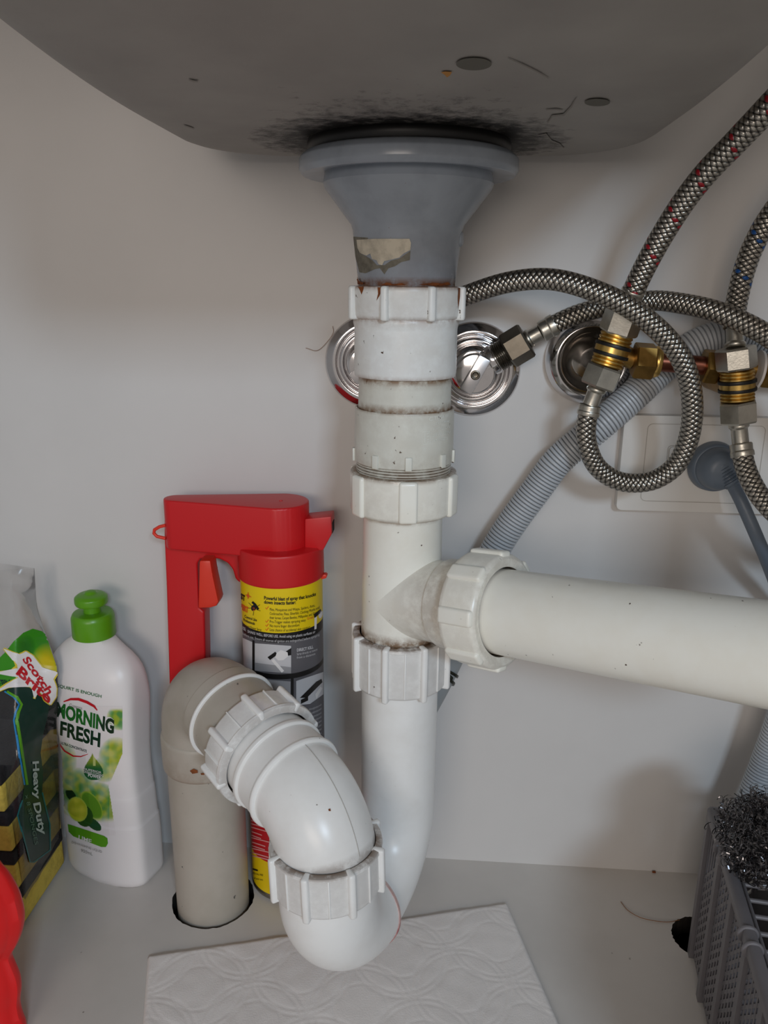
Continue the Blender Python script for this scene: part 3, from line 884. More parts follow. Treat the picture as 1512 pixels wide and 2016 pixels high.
def valve(cx, cy, label, knob_ang, outdir=None):
    c = PY(cx, cy, WALL_Y); n = V((0, -1, 0))
    t = thing('stop_valve', label, 'valve', c, 'wall stop valves')
    R = 0.0345
    obj('wall_flange', lathe(soft([(R, 0.0), (R, 0.0012), (0.0335, 0.0028), (0.0285, 0.0062), (0.0262, 0.0064), (0.0252, 0.0030), (0.0236, 0.0030), (0.0226, 0.0066), (0.0206, 0.0070), (0.0196, 0.0036), (0.0184, 0.0036), (0.0176, 0.0078), (0.0150, 0.0100), (0.0130, 0.0104)], 0.0005), c, n, 96), CHROME, t)
    obj('valve_body', lathe(soft([(0.0120, 0.006), (0.0120, 0.020), (0.0128, 0.021), (0.0128, 0.0235)], 0.0005), c, n, 48), CHROME, t)
    kn = obj('knob', lathe(soft([(0.0138, 0.0242), (0.0142, 0.0250), (0.0142, 0.0300), (0.0134, 0.0312), (0.0, 0.0312)], 0.0006), c, n, 64), CHROME, t)
    a = radians(knob_ang); d1 = V((cos(a), 0, sin(a))); d2 = V((-sin(a), 0, cos(a)))
    obj('grip_bar', box(c + n * 0.0352, (0.0268, 0.0092, 0.0090), (d1, d2, n), 0.0010), mat('satin_chrome', (205, 203, 204), 0.28, 1.0), kn)
    obj('screw', lathe(soft([(0.0034, 0.0392), (0.0034, 0.0402), (0.0022, 0.0404), (0.0018, 0.0398), (0.0, 0.0398)], 0.0003), c, n, 24), DSTEEL, kn)
    return t, c
vl, vlc = valve(731, 712, 'chrome wall stop valve half hidden behind the waste pipe', 45)
obj('outlet_barrel', tube([PY(736, 707, 0.582), PY(762, 684, 0.581), PY(788, 659, 0.580)], 0.0092, 32), CHROME, vl)
vt, vc = valve(932, 727, 'chrome wall stop valve with slotted knob right of the waste pipe', 62)
VY = WALL_Y - 0.022
vb0, vb1, vb2 = PY(945, 724, VY), PY(998, 693, VY - 0.002), PY(1050, 662, VY - 0.004)
vd = (vb1 - vb0).normalized()
obj('outlet_barrel', lathe(soft([(0.0090, 0), (0.0090, 0.008), (0.0108, 0.0085), (0.0108, 0.0125), (0.0098, 0.013), (0.0098, (vb1 - vb0).length)], 0.0005), vb0, vd, 48), CHROME, vt)
th = []
L0 = (vb1 - vb0).length
for k in range(7): th += [(0.0098, 0.0135 + k * 0.0014), (0.0104, 0.0142 + k * 0.0014)]
obj('outlet_thread', lathe(th, vb0, vd, 40), DSTEEL, vt)

# brass tees on the copper line
def brass_tee(top, bot, yy, label, flange=None, side=None, side_r=None):
    a, b = PY(*top, yy), PY(*bot, yy)
    c = (a + b) / 2; d = (a - b).normalized(); h = (a - b).length
    t = thing('brass_tee', label, 'pipe fitting', c, 'brass tees on the copper pipe')
    pr = [(0.008, 0)]
    def threads(z0, z1, n):
        o = []
        for k in range(n):
            za = z0 + (z1 - z0) * k / n; s = (z1 - z0) / n
            o += [(0.0100, za), (0.0108, za + s * 0.3), (0.0108, za + s * 0.7)]
        return o + [(0.0100, z1)]
    pr += threads(0.0005, h * 0.34, 3) + [(0.0096, h * 0.36), (0.0112, h * 0.40), (0.0112, h * 0.60), (0.0096, h * 0.64)] + threads(h * 0.66, h - 0.0005, 3) + [(0.008, h)]
    obj('tee_body', lathe(pr, b, d, 48), BRASS, t)
    for zz in (0.365, 0.625):
        obj('rubber_washer', lathe(soft([(0.0090, -0.0011), (0.0121, -0.0011), (0.0121, 0.0011), (0.0090, 0.0011), (0.0090, -0.0011)], 0.0003), b + d * h * zz, d, 40), RUBBER, t)
    if flange:
        fc = PY(*flange, WALL_Y); n = V((0, -1, 0))
        obj('wall_flange', lathe(soft([(0.0312, 0), (0.0318, 0.0012), (0.0312, 0.0060), (0.0285, 0.0120), (0.0245, 0.0145), (0.0205, 0.0130), (0.0165, 0.0070), (0.0120, 0.0050)], 0.0008), fc, n, 96), CHROME, t)
        obj('stem', tube([fc + V((0, 0.001, 0)), fc.lerp(c, 0.5), c], 0.0070, 32), DSTEEL, t)
    else:
        obj('stem', tube([V((c.x, WALL_Y, c.z)), c], 0.0090, 32), OBRASS, t)
    return t, c
t1, c1 = brass_tee((1216, 656), (1193, 722), 0.548, 'brass tee fitting in front of the domed chrome wall flange', flange=(1158, 708))
t2, c2 = brass_tee((1451, 727), (1452, 790), 0.548, 'brass tee fitting on the right end of the copper pipe')
LY = 0.5645                      # the copper line stands off the wall
q1, q2, q3 = PY(1247, 709, LY), PY(1287, 712, LY), PY(1298, 713, LY)
obj('side_arm', tube([V((c1.x, 0.5695, c1.z)), V((q1.x + 0.001, 0.5695, q1.z))], 0.0070, 32), OBRASS, t1)
obj('compression_nut', hexnut(q1, q2, 0.0125, 0.08, 0.2), OBRASS, t1, 20)
obj('nut_collar', lathe(soft([(0.006, 0), (0.0104, 0), (0.0108, 0.002), (0.0100, 0.0042), (0.006, 0.0045)], 0.0004), q2 - (q3 - q2) * 0.1, q3 - q2, 32), BRASS, t1)
w0, w1 = PY(1384, 720, LY), PY(1413, 723, LY)
obj('compression_nut', hexnut(w0, w1, 0.0120, 0.1, 0.1), OBRASS, t2, 20)
e1, e2 = PY(1497, 729, LY), PY(1545, 733, LY)
obj('side_arm', tube([V((w1.x - 0.001, 0.5695, w1.z)), V((e1.x + 0.001, 0.5695, e1.z))], 0.0070, 32), OBRASS, t2)
obj('compression_nut', hexnut(e1, e2, 0.0120, 0.1, 0.1), OBRASS, t2, 20)
tt = PY(1489, 728, LY)
obj('thread_tape', lathe(soft([(0.007, 0), (0.0132, 0), (0.0132, 0.0018), (0.007, 0.0020)], 0.0003), tt, e1 - tt, 40), PWH, t2)
cpz = thing('copper_pipe', 'short copper pipe linking the two brass tees', 'pipe', q2)
obj('pipe', tube([q2, PY(1340, 716, LY), w0], 0.0064, 32), COPPER, cpz)
cp2 = thing('copper_pipe', 'copper pipe leaving the right brass tee at the frame edge', 'pipe', e2)
obj('pipe', tube([e2, V((XR, LY, e2.z))], 0.0064, 32), COPPER, cp2)

# ------------------------------------------------------------------ braided hoses
hose('braided steel hose looping in a circle below the left brass tee', [
    (785, 662, 0.580), (815, 640, 0.573), (855, 610, 0.562), (915, 583, 0.552), (1000, 556, 0.540), (1085, 550, 0.530), (1170, 572, 0.524), (1245, 609, 0.522), (1308, 661, 0.522), (1345, 714, 0.524), (1362, 780, 0.528),
    (1359, 850, 0.534), (1335, 910, 0.540), (1295, 942, 0.545), (1250, 951, 0.548), (1208, 943, 0.549), (1172, 914, 0.549), (1154, 862, 0.548), (1160, 805, 0.548), (1176, 762, 0.548), (1193, 722, 0.548)], BRAID,
    end=[('nut', 0.0150), ('neck', 0.0130), ('ferrule', 0.0075)])
hose('braided steel hose arching from the middle stop valve to the right edge', [
    (998, 693, VY - 0.002), (1022, 679, VY - 0.003), (1046, 664, 0.574), (1068, 652, 0.572), (1112, 629, 0.571), (1152, 614, 0.571), (1203, 602, 0.571), (1281, 592, 0.566), (1339, 597, 0.554), (1406, 612, 0.540), (1474, 640, 0.531), (1540, 680, 0.526), (1640, 760, 0.520), (1720, 900, 0.515)], BRAID,
    start=[('darknut', 0.0165), ('neck', 0.0110), ('ferrule', 0.0100)])
hose('braided steel hose with red flecks rising to the upper right corner', [
    (1216, 656, 0.548), (1230, 618, 0.546), (1240, 590, 0.544), (1253, 560, 0.541), (1271, 523, 0.537), (1301, 468, 0.530), (1342, 403, 0.520), (1389, 342, 0.508), (1450, 278, 0.494), (1508, 217, 0.480), (1580, 140, 0.465), (1680, 20, 0.45), (1760, -120, 0.44)], BRAIDR, 0.0071,
    start=[('nut', 0.0175), ('neck', 0.0055), ('ferrule', 0.0060)])
hose('braided steel hose with blue flecks rising behind the arching hose', [
    (1451, 727, 0.548), (1448, 690, 0.548), (1446, 650, 0.551), (1448, 610, 0.555), (1455, 572, 0.556), (1466, 530, 0.556), (1483, 485, 0.554), (1512, 432, 0.548), (1560, 370, 0.538), (1640, 290, 0.52), (1740, 180, 0.50)], BRAIDB, 0.0069,
    start=[('nut', 0.0135), ('neck', 0.0120), ('ferrule', 0.0080)])
hose('braided steel hose hanging from the right brass tee past the plug', [
    (1452, 790, 0.548), (1453, 822, 0.548), (1456, 850, 0.548), (1459, 880, 0.546), (1466, 915, 0.542), (1480, 950, 0.537), (1505, 988, 0.531), (1550, 1030, 0.524), (1640, 1080, 0.515), (1740, 1090, 0.510)], BRAID,
    start=[('nut', 0.0150), ('neck', 0.0135), ('ferrule', 0.0085)])

# ------------------------------------------------------------------ corrugated drain hose
cc = [PY(835, 1392, 0.541), PY(862, 1340, 0.560), PY(893, 1272, 0.572), PY(930, 1175, 0.578), PY(985, 1065, 0.580), PY(1062, 956, 0.580), PY(1105, 901, 0.579), PY(1179, 839, 0.578), PY(1245, 781, 0.583), PY(1310, 720, 0.588), PY(1374, 677, 0.588), PY(1430, 662, 0.588), PY(1490, 672, 0.588),
      PY(1570, 720, 0.584), PY(1650, 830, 0.575), PY(1680, 1000, 0.565), PY(1640, 1180, 0.560), PY(1575, 1330, 0.562), PY(1505, 1510, 0.566), PY(1450, 1660, 0.556), V((H2.x + 0.011, H2.y + 0.008, 0.03)), V((H2.x + 0.008, H2.y + 0.004, 0.0)), V((H2.x + 0.008, H2.y + 0.004, -0.06))]
cpts = catmull(cc, 12)
ch = thing('corrugated_hose', 'light grey corrugated drain hose climbing diagonally across the back wall', 'hose', cpts[0])
pitch = 0.0027
fine = resample(cpts, pitch / 6)
n0 = int(0.060 / (pitch / 6))
RH = 0.0113
def corr(i, s):
    k = i % 6
    return (RH * 0.80, RH * 0.975, RH, RH, RH, RH * 0.975)[k]
dz = tube(fine[n0:], corr, 26)
dz['mi'] = []
nf = len(fine[n0:]) - 1
for i in range(nf):
    dz['mi'] += [1 if (i % 6) in (5, 0) else 0] * 26
dz['mi'] += [0, 0]
GROOVE = mat('grey_hose_groove', (120, 122, 126), 0.6)
obj('corrugation', dz, [GREYH, GREYH], ch, 25)
obj('cuff', tube(fine[:n0 + 2:6], lambda i, s: 0.0105 + 0.0012 * min(1, s / 0.05), 28), mat('hose_cuff_grey', (150, 154, 156), 0.45), ch)
CLIP = mat('clip_dark_metal', (62, 64, 56), 0.35, 0.8)
for k in (60, 74):
    a, b = fine[k], fine[k + 6]
    obj('hose_clip', lathe(soft([(0.0115, 0), (0.0130, 0), (0.0130, 0.0022), (0.0115, 0.0022)], 0.0003), a, b - a, 40), CLIP, ch)
kp = PY(876, 1328, 0.558)
obj('clip_screw', box(kp, (0.0085, 0.008, 0.011), (V((0.8, 0, 0.6)), V((0, 1, 0)), V((-0.6, 0, 0.8))), 0.001), CLIP, ch)

# ------------------------------------------------------------------ power outlet, plug
oc0, oc1 = PY(1228, 813, WALL_Y), PY(1210, 998, WALL_Y)
ox0, oz1, oz0 = (oc0.x + oc1.x) / 2 - 0.001, oc0.z, oc1.z
OW = 0.118; ocx, ocz = ox0 + OW / 2, (oz0 + oz1) / 2; OH = (oz1 - oz0)
po = thing('power_outlet', 'white wall power outlet plate behind the looping hose', 'power outlet', (ocx, WALL_Y, ocz))
pl = [V((x, WALL_Y, z)) for x, z in rrect(ocx, ocz, OW / 2, OH / 2, 0.004, 5)]
obj('plate', prism(pl, (0, -0.0095, 0), 0.0022, 3), OUTW, po)
def rim(cx, cz, hx, hz, r, wd, y, th_):
    o_ = rrect(cx, cz, hx, hz, r, 5); i_ = rrect(cx, cz, hx - wd, hz - wd, max(0.0005, r - wd), 5)
    n = len(o_); v = [V((x, y, z)) for x, z in o_] + [V((x, y, z)) for x, z in i_] + [V((x, y - th_, z)) for x, z in o_] + [V((x, y - th_, z)) for x, z in i_]
    f = []
    for k in range(n):
        k2 = (k + 1) % n
        f += [(2 * n + k, 2 * n + k2, 3 * n + k2, 3 * n + k), (k, k2, 2 * n + k2, 2 * n + k), (n + k2, n + k, 3 * n + k, 3 * n + k2)]
    return {'v': v, 'f': f}
fy = WALL_Y - 0.0095
obj('cover_joint', rim(ocx, ocz + 0.001, OW / 2 - 0.017, OH / 2 - 0.0068, 0.004, 0.0004, fy, 0.0003), LINE, po, 0)
sw = PY(1330, 905, fy)
for sx_ in (sw.x,):
    s_ = obj('switch', prism([V((x, fy, z)) for x, z in rrect(sx_, sw.z, 0.0055, 0.0095, 0.002, 4)], (0, -0.0022, 0), 0.0007, 2), OUTW, po)
    obj('switch_joint', rim(sx_, sw.z, 0.0066, 0.0106, 0.0026, 0.0004, fy, 0.0003), LINE, s_, 0)
pc = PY(1402, 917, fy); pc.y = fy
pg = thing('power_plug', 'blue-grey round power plug and cord in the wall outlet', 'plug', pc)
nrm_ = V((0.06, -1, 0.03)).normalized()
obj('plug_base', lathe(soft([(0.010, 0), (0.0182, 0), (0.0186, 0.0015), (0.0176, 0.0085), (0.0165, 0.0100), (0.0, 0.0100)], 0.0006), pc + V((0, 0.0005, 0)), nrm_, 56), GREYD, pg)
obj('plug_grip', lathe(soft([(0.0158, 0.009), (0.0156, 0.0125), (0.0138, 0.0195), (0.0090, 0.0235), (0.0, 0.0245)], 0.002), pc, nrm_, 48), GREYD, pg)
k0, k1 = PY(1416, 915, fy - 0.016), PY(1442, 953, fy - 0.022)
sl = []
kd = (k1 - k0).normalized()
prs = [(0.0078, 0)]
L_ = (k1 - k0).length
for i in range(6):
    za = L_ * (0.15 + 0.13 * i); prs += [(0.0078 - 0.0004 * i, za), (0.0066 - 0.0004 * i, za + 0.0008), (0.0066 - 0.0004 * i, za + 0.0014), (0.0077 - 0.0004 * i, za + 0.0020)]
prs += [(0.0052, L_), (0.0056, L_ + 0.001), (0.0045, L_ + 0.002)]
obj('strain_relief', lathe(prs, k0, kd, 32), GREYD, pg)
obj('cord', tube(resample(catmull([k1, PY(1457, 982, 0.562), PY(1473, 1018, 0.558), PY(1492, 1062, 0.555), PY(1512, 1110, 0.560), PY(1545, 1200, 0.582), PY(1590, 1330, 0.591), PY(1650, 1450, 0.592), PY(1740, 1520, 0.592)], 10), 0.004), 0.0046, 20), GREYD, pg)

# ------------------------------------------------------------------ insect spray can
KY = 0.5675
KX = PY(556, 1200, KY).x
KR = 0.0313
sc_ = thing('spray_can', 'insect spray can with yellow and black label and red trigger cap', 'spray can', (KX, KY, 0))
def kz(py): return PY(555, py, KY - KR).z            # height showing at pixel row py on the front of the can
zt = kz(1157)
bands = [(0.0, TIN), (0.006, YEL), (kz(1703), PRED), (kz(1604), BLK), (kz(1558), GRY), (kz(1338), BLK), (kz(1328), GRY), (kz(1266), BLK), (kz(1247), YEL), (zt + 0.006, None)]
can_parts = []
for i, (z, m_) in enumerate(bands[:-1]):
    z2 = bands[i + 1][0]
    if i == 0: d = lathe(soft([(KR * 0.8, 0.001), (KR * 0.95, 0.0), (KR * 1.01, 0.0015), (KR * 1.01, 0.004), (KR * 0.97, 0.006), (KR, 0.0065)], 0.0005), (KX, KY, 0), seg=80)
    else: d = lathe([(KR, z), (KR, (z + z2) / 2), (KR, z2)], (KX, KY, 0), seg=80)
    d['f'] = [f_ for f_ in d['f'] if len(f_) == 4 or i == 0]
    d['mi'] = [i] * len(d['f']); can_parts.append(d)
obj('can_body', join(*can_parts), [b[1] for b in bands[:-1]], sc_)
SK = Surf(lathe([(KR, 0.005), (KR, zt + 0.006)], (KX, KY, 0), seg=128))
def kb(x): return -26 * (1 - math.sqrt(max(0.0, 1 - ((x - 555) / 84.0) ** 2))) * 1.0     # arc of a level line
def ktext(s, x, y, h, fit, bold=0.0, ah=None):
    return lay_text(SK, s, (x, y), (h, 0), (0, -h * 1.25), bold, 0.00035, fit=fit, bend=kb)
yb = [ktext('Powerful blast of spray that knocks', 520, 1182, 7.5, 101, 0.03), ktext('down insects faster:', 520, 1190, 7.5, 62, 0.03)]
yb += [ktext(s, 531, y, 6.2, ft) for s, y, ft in (('Flies, Mosquitoes and Wasps, Spiders, Ants,', 1203, 88), ('Cockroaches, Fleas, Silverfish, Clothing Moths and', 1211, 97), ('their larvae, Carpet Beetles, Millipedes and Slaters', 1219, 97), ('Pro-Trigger makes spraying easy', 1227, 70), ('No more finger discomfort', 1235, 58), ('Less chance of accidental skin contact', 1243, 79))]
yb += [ktext('ST', 475, 1196, 12, 8, 0.05), ktext('Control Like', 482, 1228, 6, 24, 0.02), ktext('Professionals', 480, 1236, 6, 22, 0.02), ktext('Insect Power Spray', 482, 1245, 5, 33)]
def kpoly(pts, off=0.0003, ml=4.0): return lay_poly(SK, [(x, y + kb(x)) for x, y in pts], off, ml)
yb += [kpoly(stroke([(497, 1192), (503, 1196), (509, 1204)], 5)), kpoly(ell(500, 1203, 4.5, 7, 0.5))]
yb += [kpoly(stroke(q, 0.9)) for q in ([(490, 1196), (497, 1201)], [(489, 1207), (497, 1204)], [(505, 1200), (512, 1194)], [(505, 1205), (513, 1206)], [(500, 1210), (499, 1218)])]
stuff(obj('label_lettering', join(*yb), BLK, sc_, 0))
rd = [ktext('PERT', 474, 1216, 12, 15, 0.05)]
for y in (1201, 1227, 1235, 1243): rd.append(kpoly(stroke([(523, y - 3), (525, y), (529, y - 6)], 1.4)))
rd += [kpoly(ell(500, 1205, 2.6, 3.4, 0)), kpoly(stroke([(489, 1176), (489, 1189)], 1.6)), kpoly(stroke([(484, 1183), (495, 1183)], 1.6)), kpoly(ell(489, 1183, 2.6, 3.4)), ktext('Great', 604, 1225, 6, 12)]
stuff(obj('label_red_print', join(*rd), PORG, sc_, 0))
wt = [ktext('SHAKE WELL BEFORE USE. Avoid using on plastic surfaces or', 488, 1255, 6, 132, 0.01), ktext('before use. Ensure all sources of ignition are extinguished before spraying', 478, 1264, 5.6, 150), ktext('DIRECT KILL', 584, 1284, 6.5, 32, 0.03), ktext('Spray directly at insects', 584, 1291, 5, 40), ktext('from a distance', 584, 1298, 5, 36), ktext('USE:', 476, 1254, 7, 9, 0.02)]
for i in range(9): wt.append(ktext('hold can upright and spray towards', 608, 1404 + i * 8, 5, 24))
for i in range(5): wt.append(ktext(('WARNING HARMFUL IF SWALLOWED', 'KEEP OUT OF REACH OF CHILDREN', 'READ SAFETY DIRECTIONS', 'BEFORE OPENING OR USING', 'PRESSURISED CONTAINER')[i], 478, 1572 + i * 7.2, 5.5, 86, 0.01))
stuff(obj('label_white_lettering', join(*wt), LGR, sc_, 0))
# pictured panels
objs('label_panel', [kpoly([(478, 1271), (497, 1271), (497, 1326), (480, 1326)], 0.0002), kpoly([(502, 1272), (573, 1272), (573, 1326), (502, 1326)], 0.0002), kpoly([(583, 1342), (636, 1342), (636, 1386), (610, 1392), (583, 1390)], 0.0002)], LGR, sc_, 0)
objs('label_panel_shade', [kpoly([(502, 1310), (573, 1314), (573, 1326), (502, 1326)], 0.00028), kpoly([(502, 1342), (572, 1342), (572, 1400), (502, 1400)], 0.0002)], MGR, sc_, 0)
objs('label_panel_black', [kpoly([(497.5, 1267), (501.5, 1267), (501.5, 1336), (497.5, 1336)], 0.0003), kpoly([(572.5, 1336), (578, 1336), (578, 1420), (572.5, 1420)], 0.0003),
    kpoly([(527, 1295), (542, 1283), (547, 1288), (532, 1300)], 0.0004), kpoly([(563, 1282), (573, 1276), (573, 1290), (566, 1291)], 0.0004), kpoly([(590, 1376), (622, 1352), (632, 1352), (634, 1360), (604, 1378)], 0.0004), kpoly([(592, 1380), (606, 1376), (606, 1384), (592, 1388)], 0.0004),
    kpoly([(617, 1218), (630, 1213), (632, 1220), (618, 1226)], 0.0005)], BLK, sc_, 0)
objs('label_panel_white', [kpoly([(545, 1285), (553, 1279), (566, 1284), (567, 1292), (558, 1299), (548, 1300), (542, 1294)], 0.00045), kpoly(stroke([(537, 1299), (557, 1322)], 6), 0.0004), kpoly([(618, 1224), (623, 1224), (622, 1248), (618, 1248)], 0.0005), kpoly(ell(630, 1224, 4, 7), 0.0005), kpoly([(620, 1376), (630, 1366), (634, 1372), (622, 1386)], 0.0004)], PWH, sc_, 0)
pk = []
rng = random.Random(3)
for i in range(13):
    pk.append(kpoly(stroke([(476, 1612 + i * 7), (476 + rng.uniform(38, 72), 1612 + i * 7)], 2.2)))
stuff(obj('label_small_print', join(*pk), PINK, sc_, 0))
stuff(obj('label_yellow_print', join(kpoly([(474, 1710), (484, 1712), (484, 1734), (474, 1734)]), kpoly(stroke([(488, 1718), (508, 1718)], 3)), ktext('ENQUIRIES CALL FREE', 488, 1727, 4, 30), ktext('product of pest care', 488, 1736, 4, 30)), BLK, sc_, 0))
# cap
zc0, zc1, zc2 = kz(1157) , kz(1100), PY(600, 985, KY).z
zc1 = PY(555, 1100, KY - KR).z
cap = obj('cap_skirt', lathe(soft([(KR * 0.9, zc0 - 0.001), (KR * 1.035, zc0 - 0.001), (KR * 1.045, zc0 + 0.001), (KR * 1.035, zc1), (KR * 1.02, zc1 + 0.0015), (KR * 0.6, zc1 + 0.0025)], 0.0008), (KX, KY, 0), seg=80), REDP, sc_)
def tear(n=20):
    hx = PY(334, 1040, KY).x; r1, r2 = 0.0095, 0.0225
    cx2 = PY(610, 1040, KY).x - r2 - 0.0005
    out = []
    for k in range(n + 1): a = -pi / 2 + k / n * pi; out.append((cx2 + r2 * cos(a), KY + r2 * sin(a)))
    for k in range(9): a = pi / 2 + k / 8 * pi; out.append((hx + r1 + r1 * cos(a) - 0.003, KY + r1 * sin(a)))
    return out
zh = PY(470, 994, KY - 0.015).z
obj('cap_head', prism([V((x, y, zc1 - 0.004)) for x, y in tear()], (0, 0, zh - zc1 + 0.004), 0.0022, 3), REDP, sc_)
hpx = [(323, 1012), (323, 1060), (327, 1150), (333, 1345), (338, 1410), (402, 1410), (404, 1300), (402, 1205), (392, 1197), (388, 1110), (394, 1101), (410, 1099), (432, 1101), (448, 1109), (458, 1122), (463, 1140), (470, 1147), (486, 1150), (500, 1150), (500, 1040), (420, 1012)]
hy0, hy1 = KY + 0.0055, KY + 0.0225
hp = []
for (x, y) in hpx:
    p_ = PY(x, y, hy0); p_.z = min(p_.z, zh - 0.003); hp.append(p_)
obj('cap_handle', prism(hp, (0, hy1 - hy0, 0), 0.0028, 3), REDP, sc_)
tg = [(392, 1104), (414, 1104), (418, 1130), (430, 1185), (426, 1194), (414, 1197), (390, 1198)]
obj('trigger', prism([PY(x, y, KY - 0.008) for x, y in tg], (0, 0.016, 0), 0.0018, 2), REDO, sc_)
nz = [(600, 1022), (652, 1017), (653, 1052), (636, 1084), (600, 1084)]
obj('nozzle_hood', prism([PY(x, y, KY - 0.010) for x, y in nz], (0, 0.018, 0), 0.0012, 2), REDP, sc_)
obj('nozzle_slot', prism([PY(x, y, KY - 0.006) + V((0.0012, 0, 0)) for x, y in ((647, 1030), (651.5, 1029), (651.5, 1050), (647, 1050))], (0, 0.010, 0), 0.0), DARK, sc_, 0)
obj('pull_tab', prism([PY(x, y, KY - 0.003) for x, y in ((630, 1133), (640, 1131), (644, 1134), (642, 1139), (630, 1142))], (0, 0.006, 0), 0.0008), REDO, sc_)
obj('side_loop', tube([PY(x, y, KY - 0.004) for x, y in ((326, 1034), (314, 1037), (304, 1043), (303, 1050), (309, 1056), (326, 1060))], 0.0013, 12), REDO, sc_)
obj('top_pip', lathe(soft([(0.0014, 0), (0.0013, 0.0006), (0, 0.0008)], 0.0002), (PY(553, 992, KY).x, KY, zh - 0.0002), seg=16), REDP, sc_)

# ------------------------------------------------------------------ dish soap bottle
ba = radians(-18)
bxv, byv = V((cos(ba), sin(ba), 0)), V((-sin(ba), cos(ba), 0))
BW, BDp = 0.083, 0.034
corner = PZ(278, 1748)
bc = corner - bxv * (BW * 0.455) + byv * (BDp * 0.44)
sbt = thing('soap_bottle', 'white dish soap bottle with green push cap and lime label', 'bottle', (bc.x, bc.y, 0))
def bsec(z):
    K = [(0.0, 0.90, 0.90), (0.002, 0.965, 0.96), (0.006, 0.99, 1.0), (0.04, 1.0, 1.0), (0.058, 0.985, 0.98), (0.0595, 0.965, 0.95), (0.085, 0.945, 0.93), (0.087, 0.93, 0.91), (0.105, 0.91, 0.88), (0.125, 0.92, 0.88), (0.15, 0.965, 0.94), (0.172, 1.0, 0.98), (0.182, 0.995, 0.97), (0.190, 0.985, 0.95), (0.197, 0.945, 0.92), (0.204, 0.85, 0.88), (0.211, 0.66, 0.80), (0.217, 0.45, 0.70), (0.220, 0.37, 0.66)]
    for a, b in zip(K, K[1:]):
        if z <= b[0]:
            t = (z - a[0]) / (b[0] - a[0]); return a[1] + (b[1] - a[1]) * t, a[2] + (b[2] - a[2]) * t
    return K[-1][1], K[-1][2]
ZB = 0.220
def bottle():
    zs = sorted({0.0, 0.002, 0.006, 0.058, 0.0595, 0.085, 0.087, 0.103, 0.105, 0.125, 0.15, 0.220} | {0.220 * k / 46 for k in range(47)})
    n = 96; v, f = [], []
    for z in zs:
        sx, sy = bsec(z)
        e = 6.5 if z < 0.165 else 6.5 - min(1, (z - 0.165) / 0.045) * 4.4
        for k in range(n):
            t = 2 * pi * k / n; c, s = cos(t), sin(t)
            x = math.copysign(abs(c) ** (2 / e), c) * BW / 2 * sx
            y = math.copysign(abs(s) ** (2 / e), s) * BDp / 2 * sy
            if y < 0: y -= 0.009 * sy * (1 - min(1, abs(x) / (BW / 2 * sx)) ** 2) * (1 if z < 0.19 else max(0, (0.220 - z) / 0.030))
            v.append(bc + bxv * x + byv * y + V((0, 0, z)))
    for i in range(len(zs) - 1):
        for k in range(n):
            k2 = (k + 1) % n
            f.append((i * n + k, i * n + k2, (i + 1) * n + k2, (i + 1) * n + k))
    f.append(tuple(range(n - 1, -1, -1))); f.append(tuple(range((len(zs) - 1) * n, len(zs) * n)))
    return {'v': v, 'f': f}
bd_ = bottle()
obj('bottle_body', bd_, BOTTLE, sbt, 50)
SB = Surf(bd_)
capo = bc.copy(); capo.z = ZB - 0.001
obj('cap_collar', lathe(soft([(0.0150, 0), (0.0168, 0), (0.0166, 0.016), (0.0150, 0.0195), (0.0070, 0.0200)], 0.001), capo, seg=56), GREENP, sbt)
obj('cap_stem', lathe(soft([(0.0068, 0.019), (0.0066, 0.026), (0.0072, 0.028)], 0.0004), capo, seg=40), GREENP, sbt)
obj('push_cap', lathe(soft([(0.0072, 0.0265), (0.0122, 0.0265), (0.0128, 0.0285), (0.0126, 0.0325), (0.0100, 0.0345), (0.0050, 0.0352), (0.0036, 0.0372), (0.0, 0.0376)], 0.0008), capo, seg=56), GREENP, sbt)
def sm_(a, b, x):
    t = max(0, min(1, (x - a) / (b - a))); return t * t * (3 - 2 * t)
def mixc(a, b, t): return tuple(a[i] + (b[i] - a[i]) * t for i in range(3))
def blob(x, y, cx, cy, rx, ry): return max(0.0, 1 - ((x - cx) / rx) ** 2 - ((y - cy) / ry) ** 2) ** 0.7
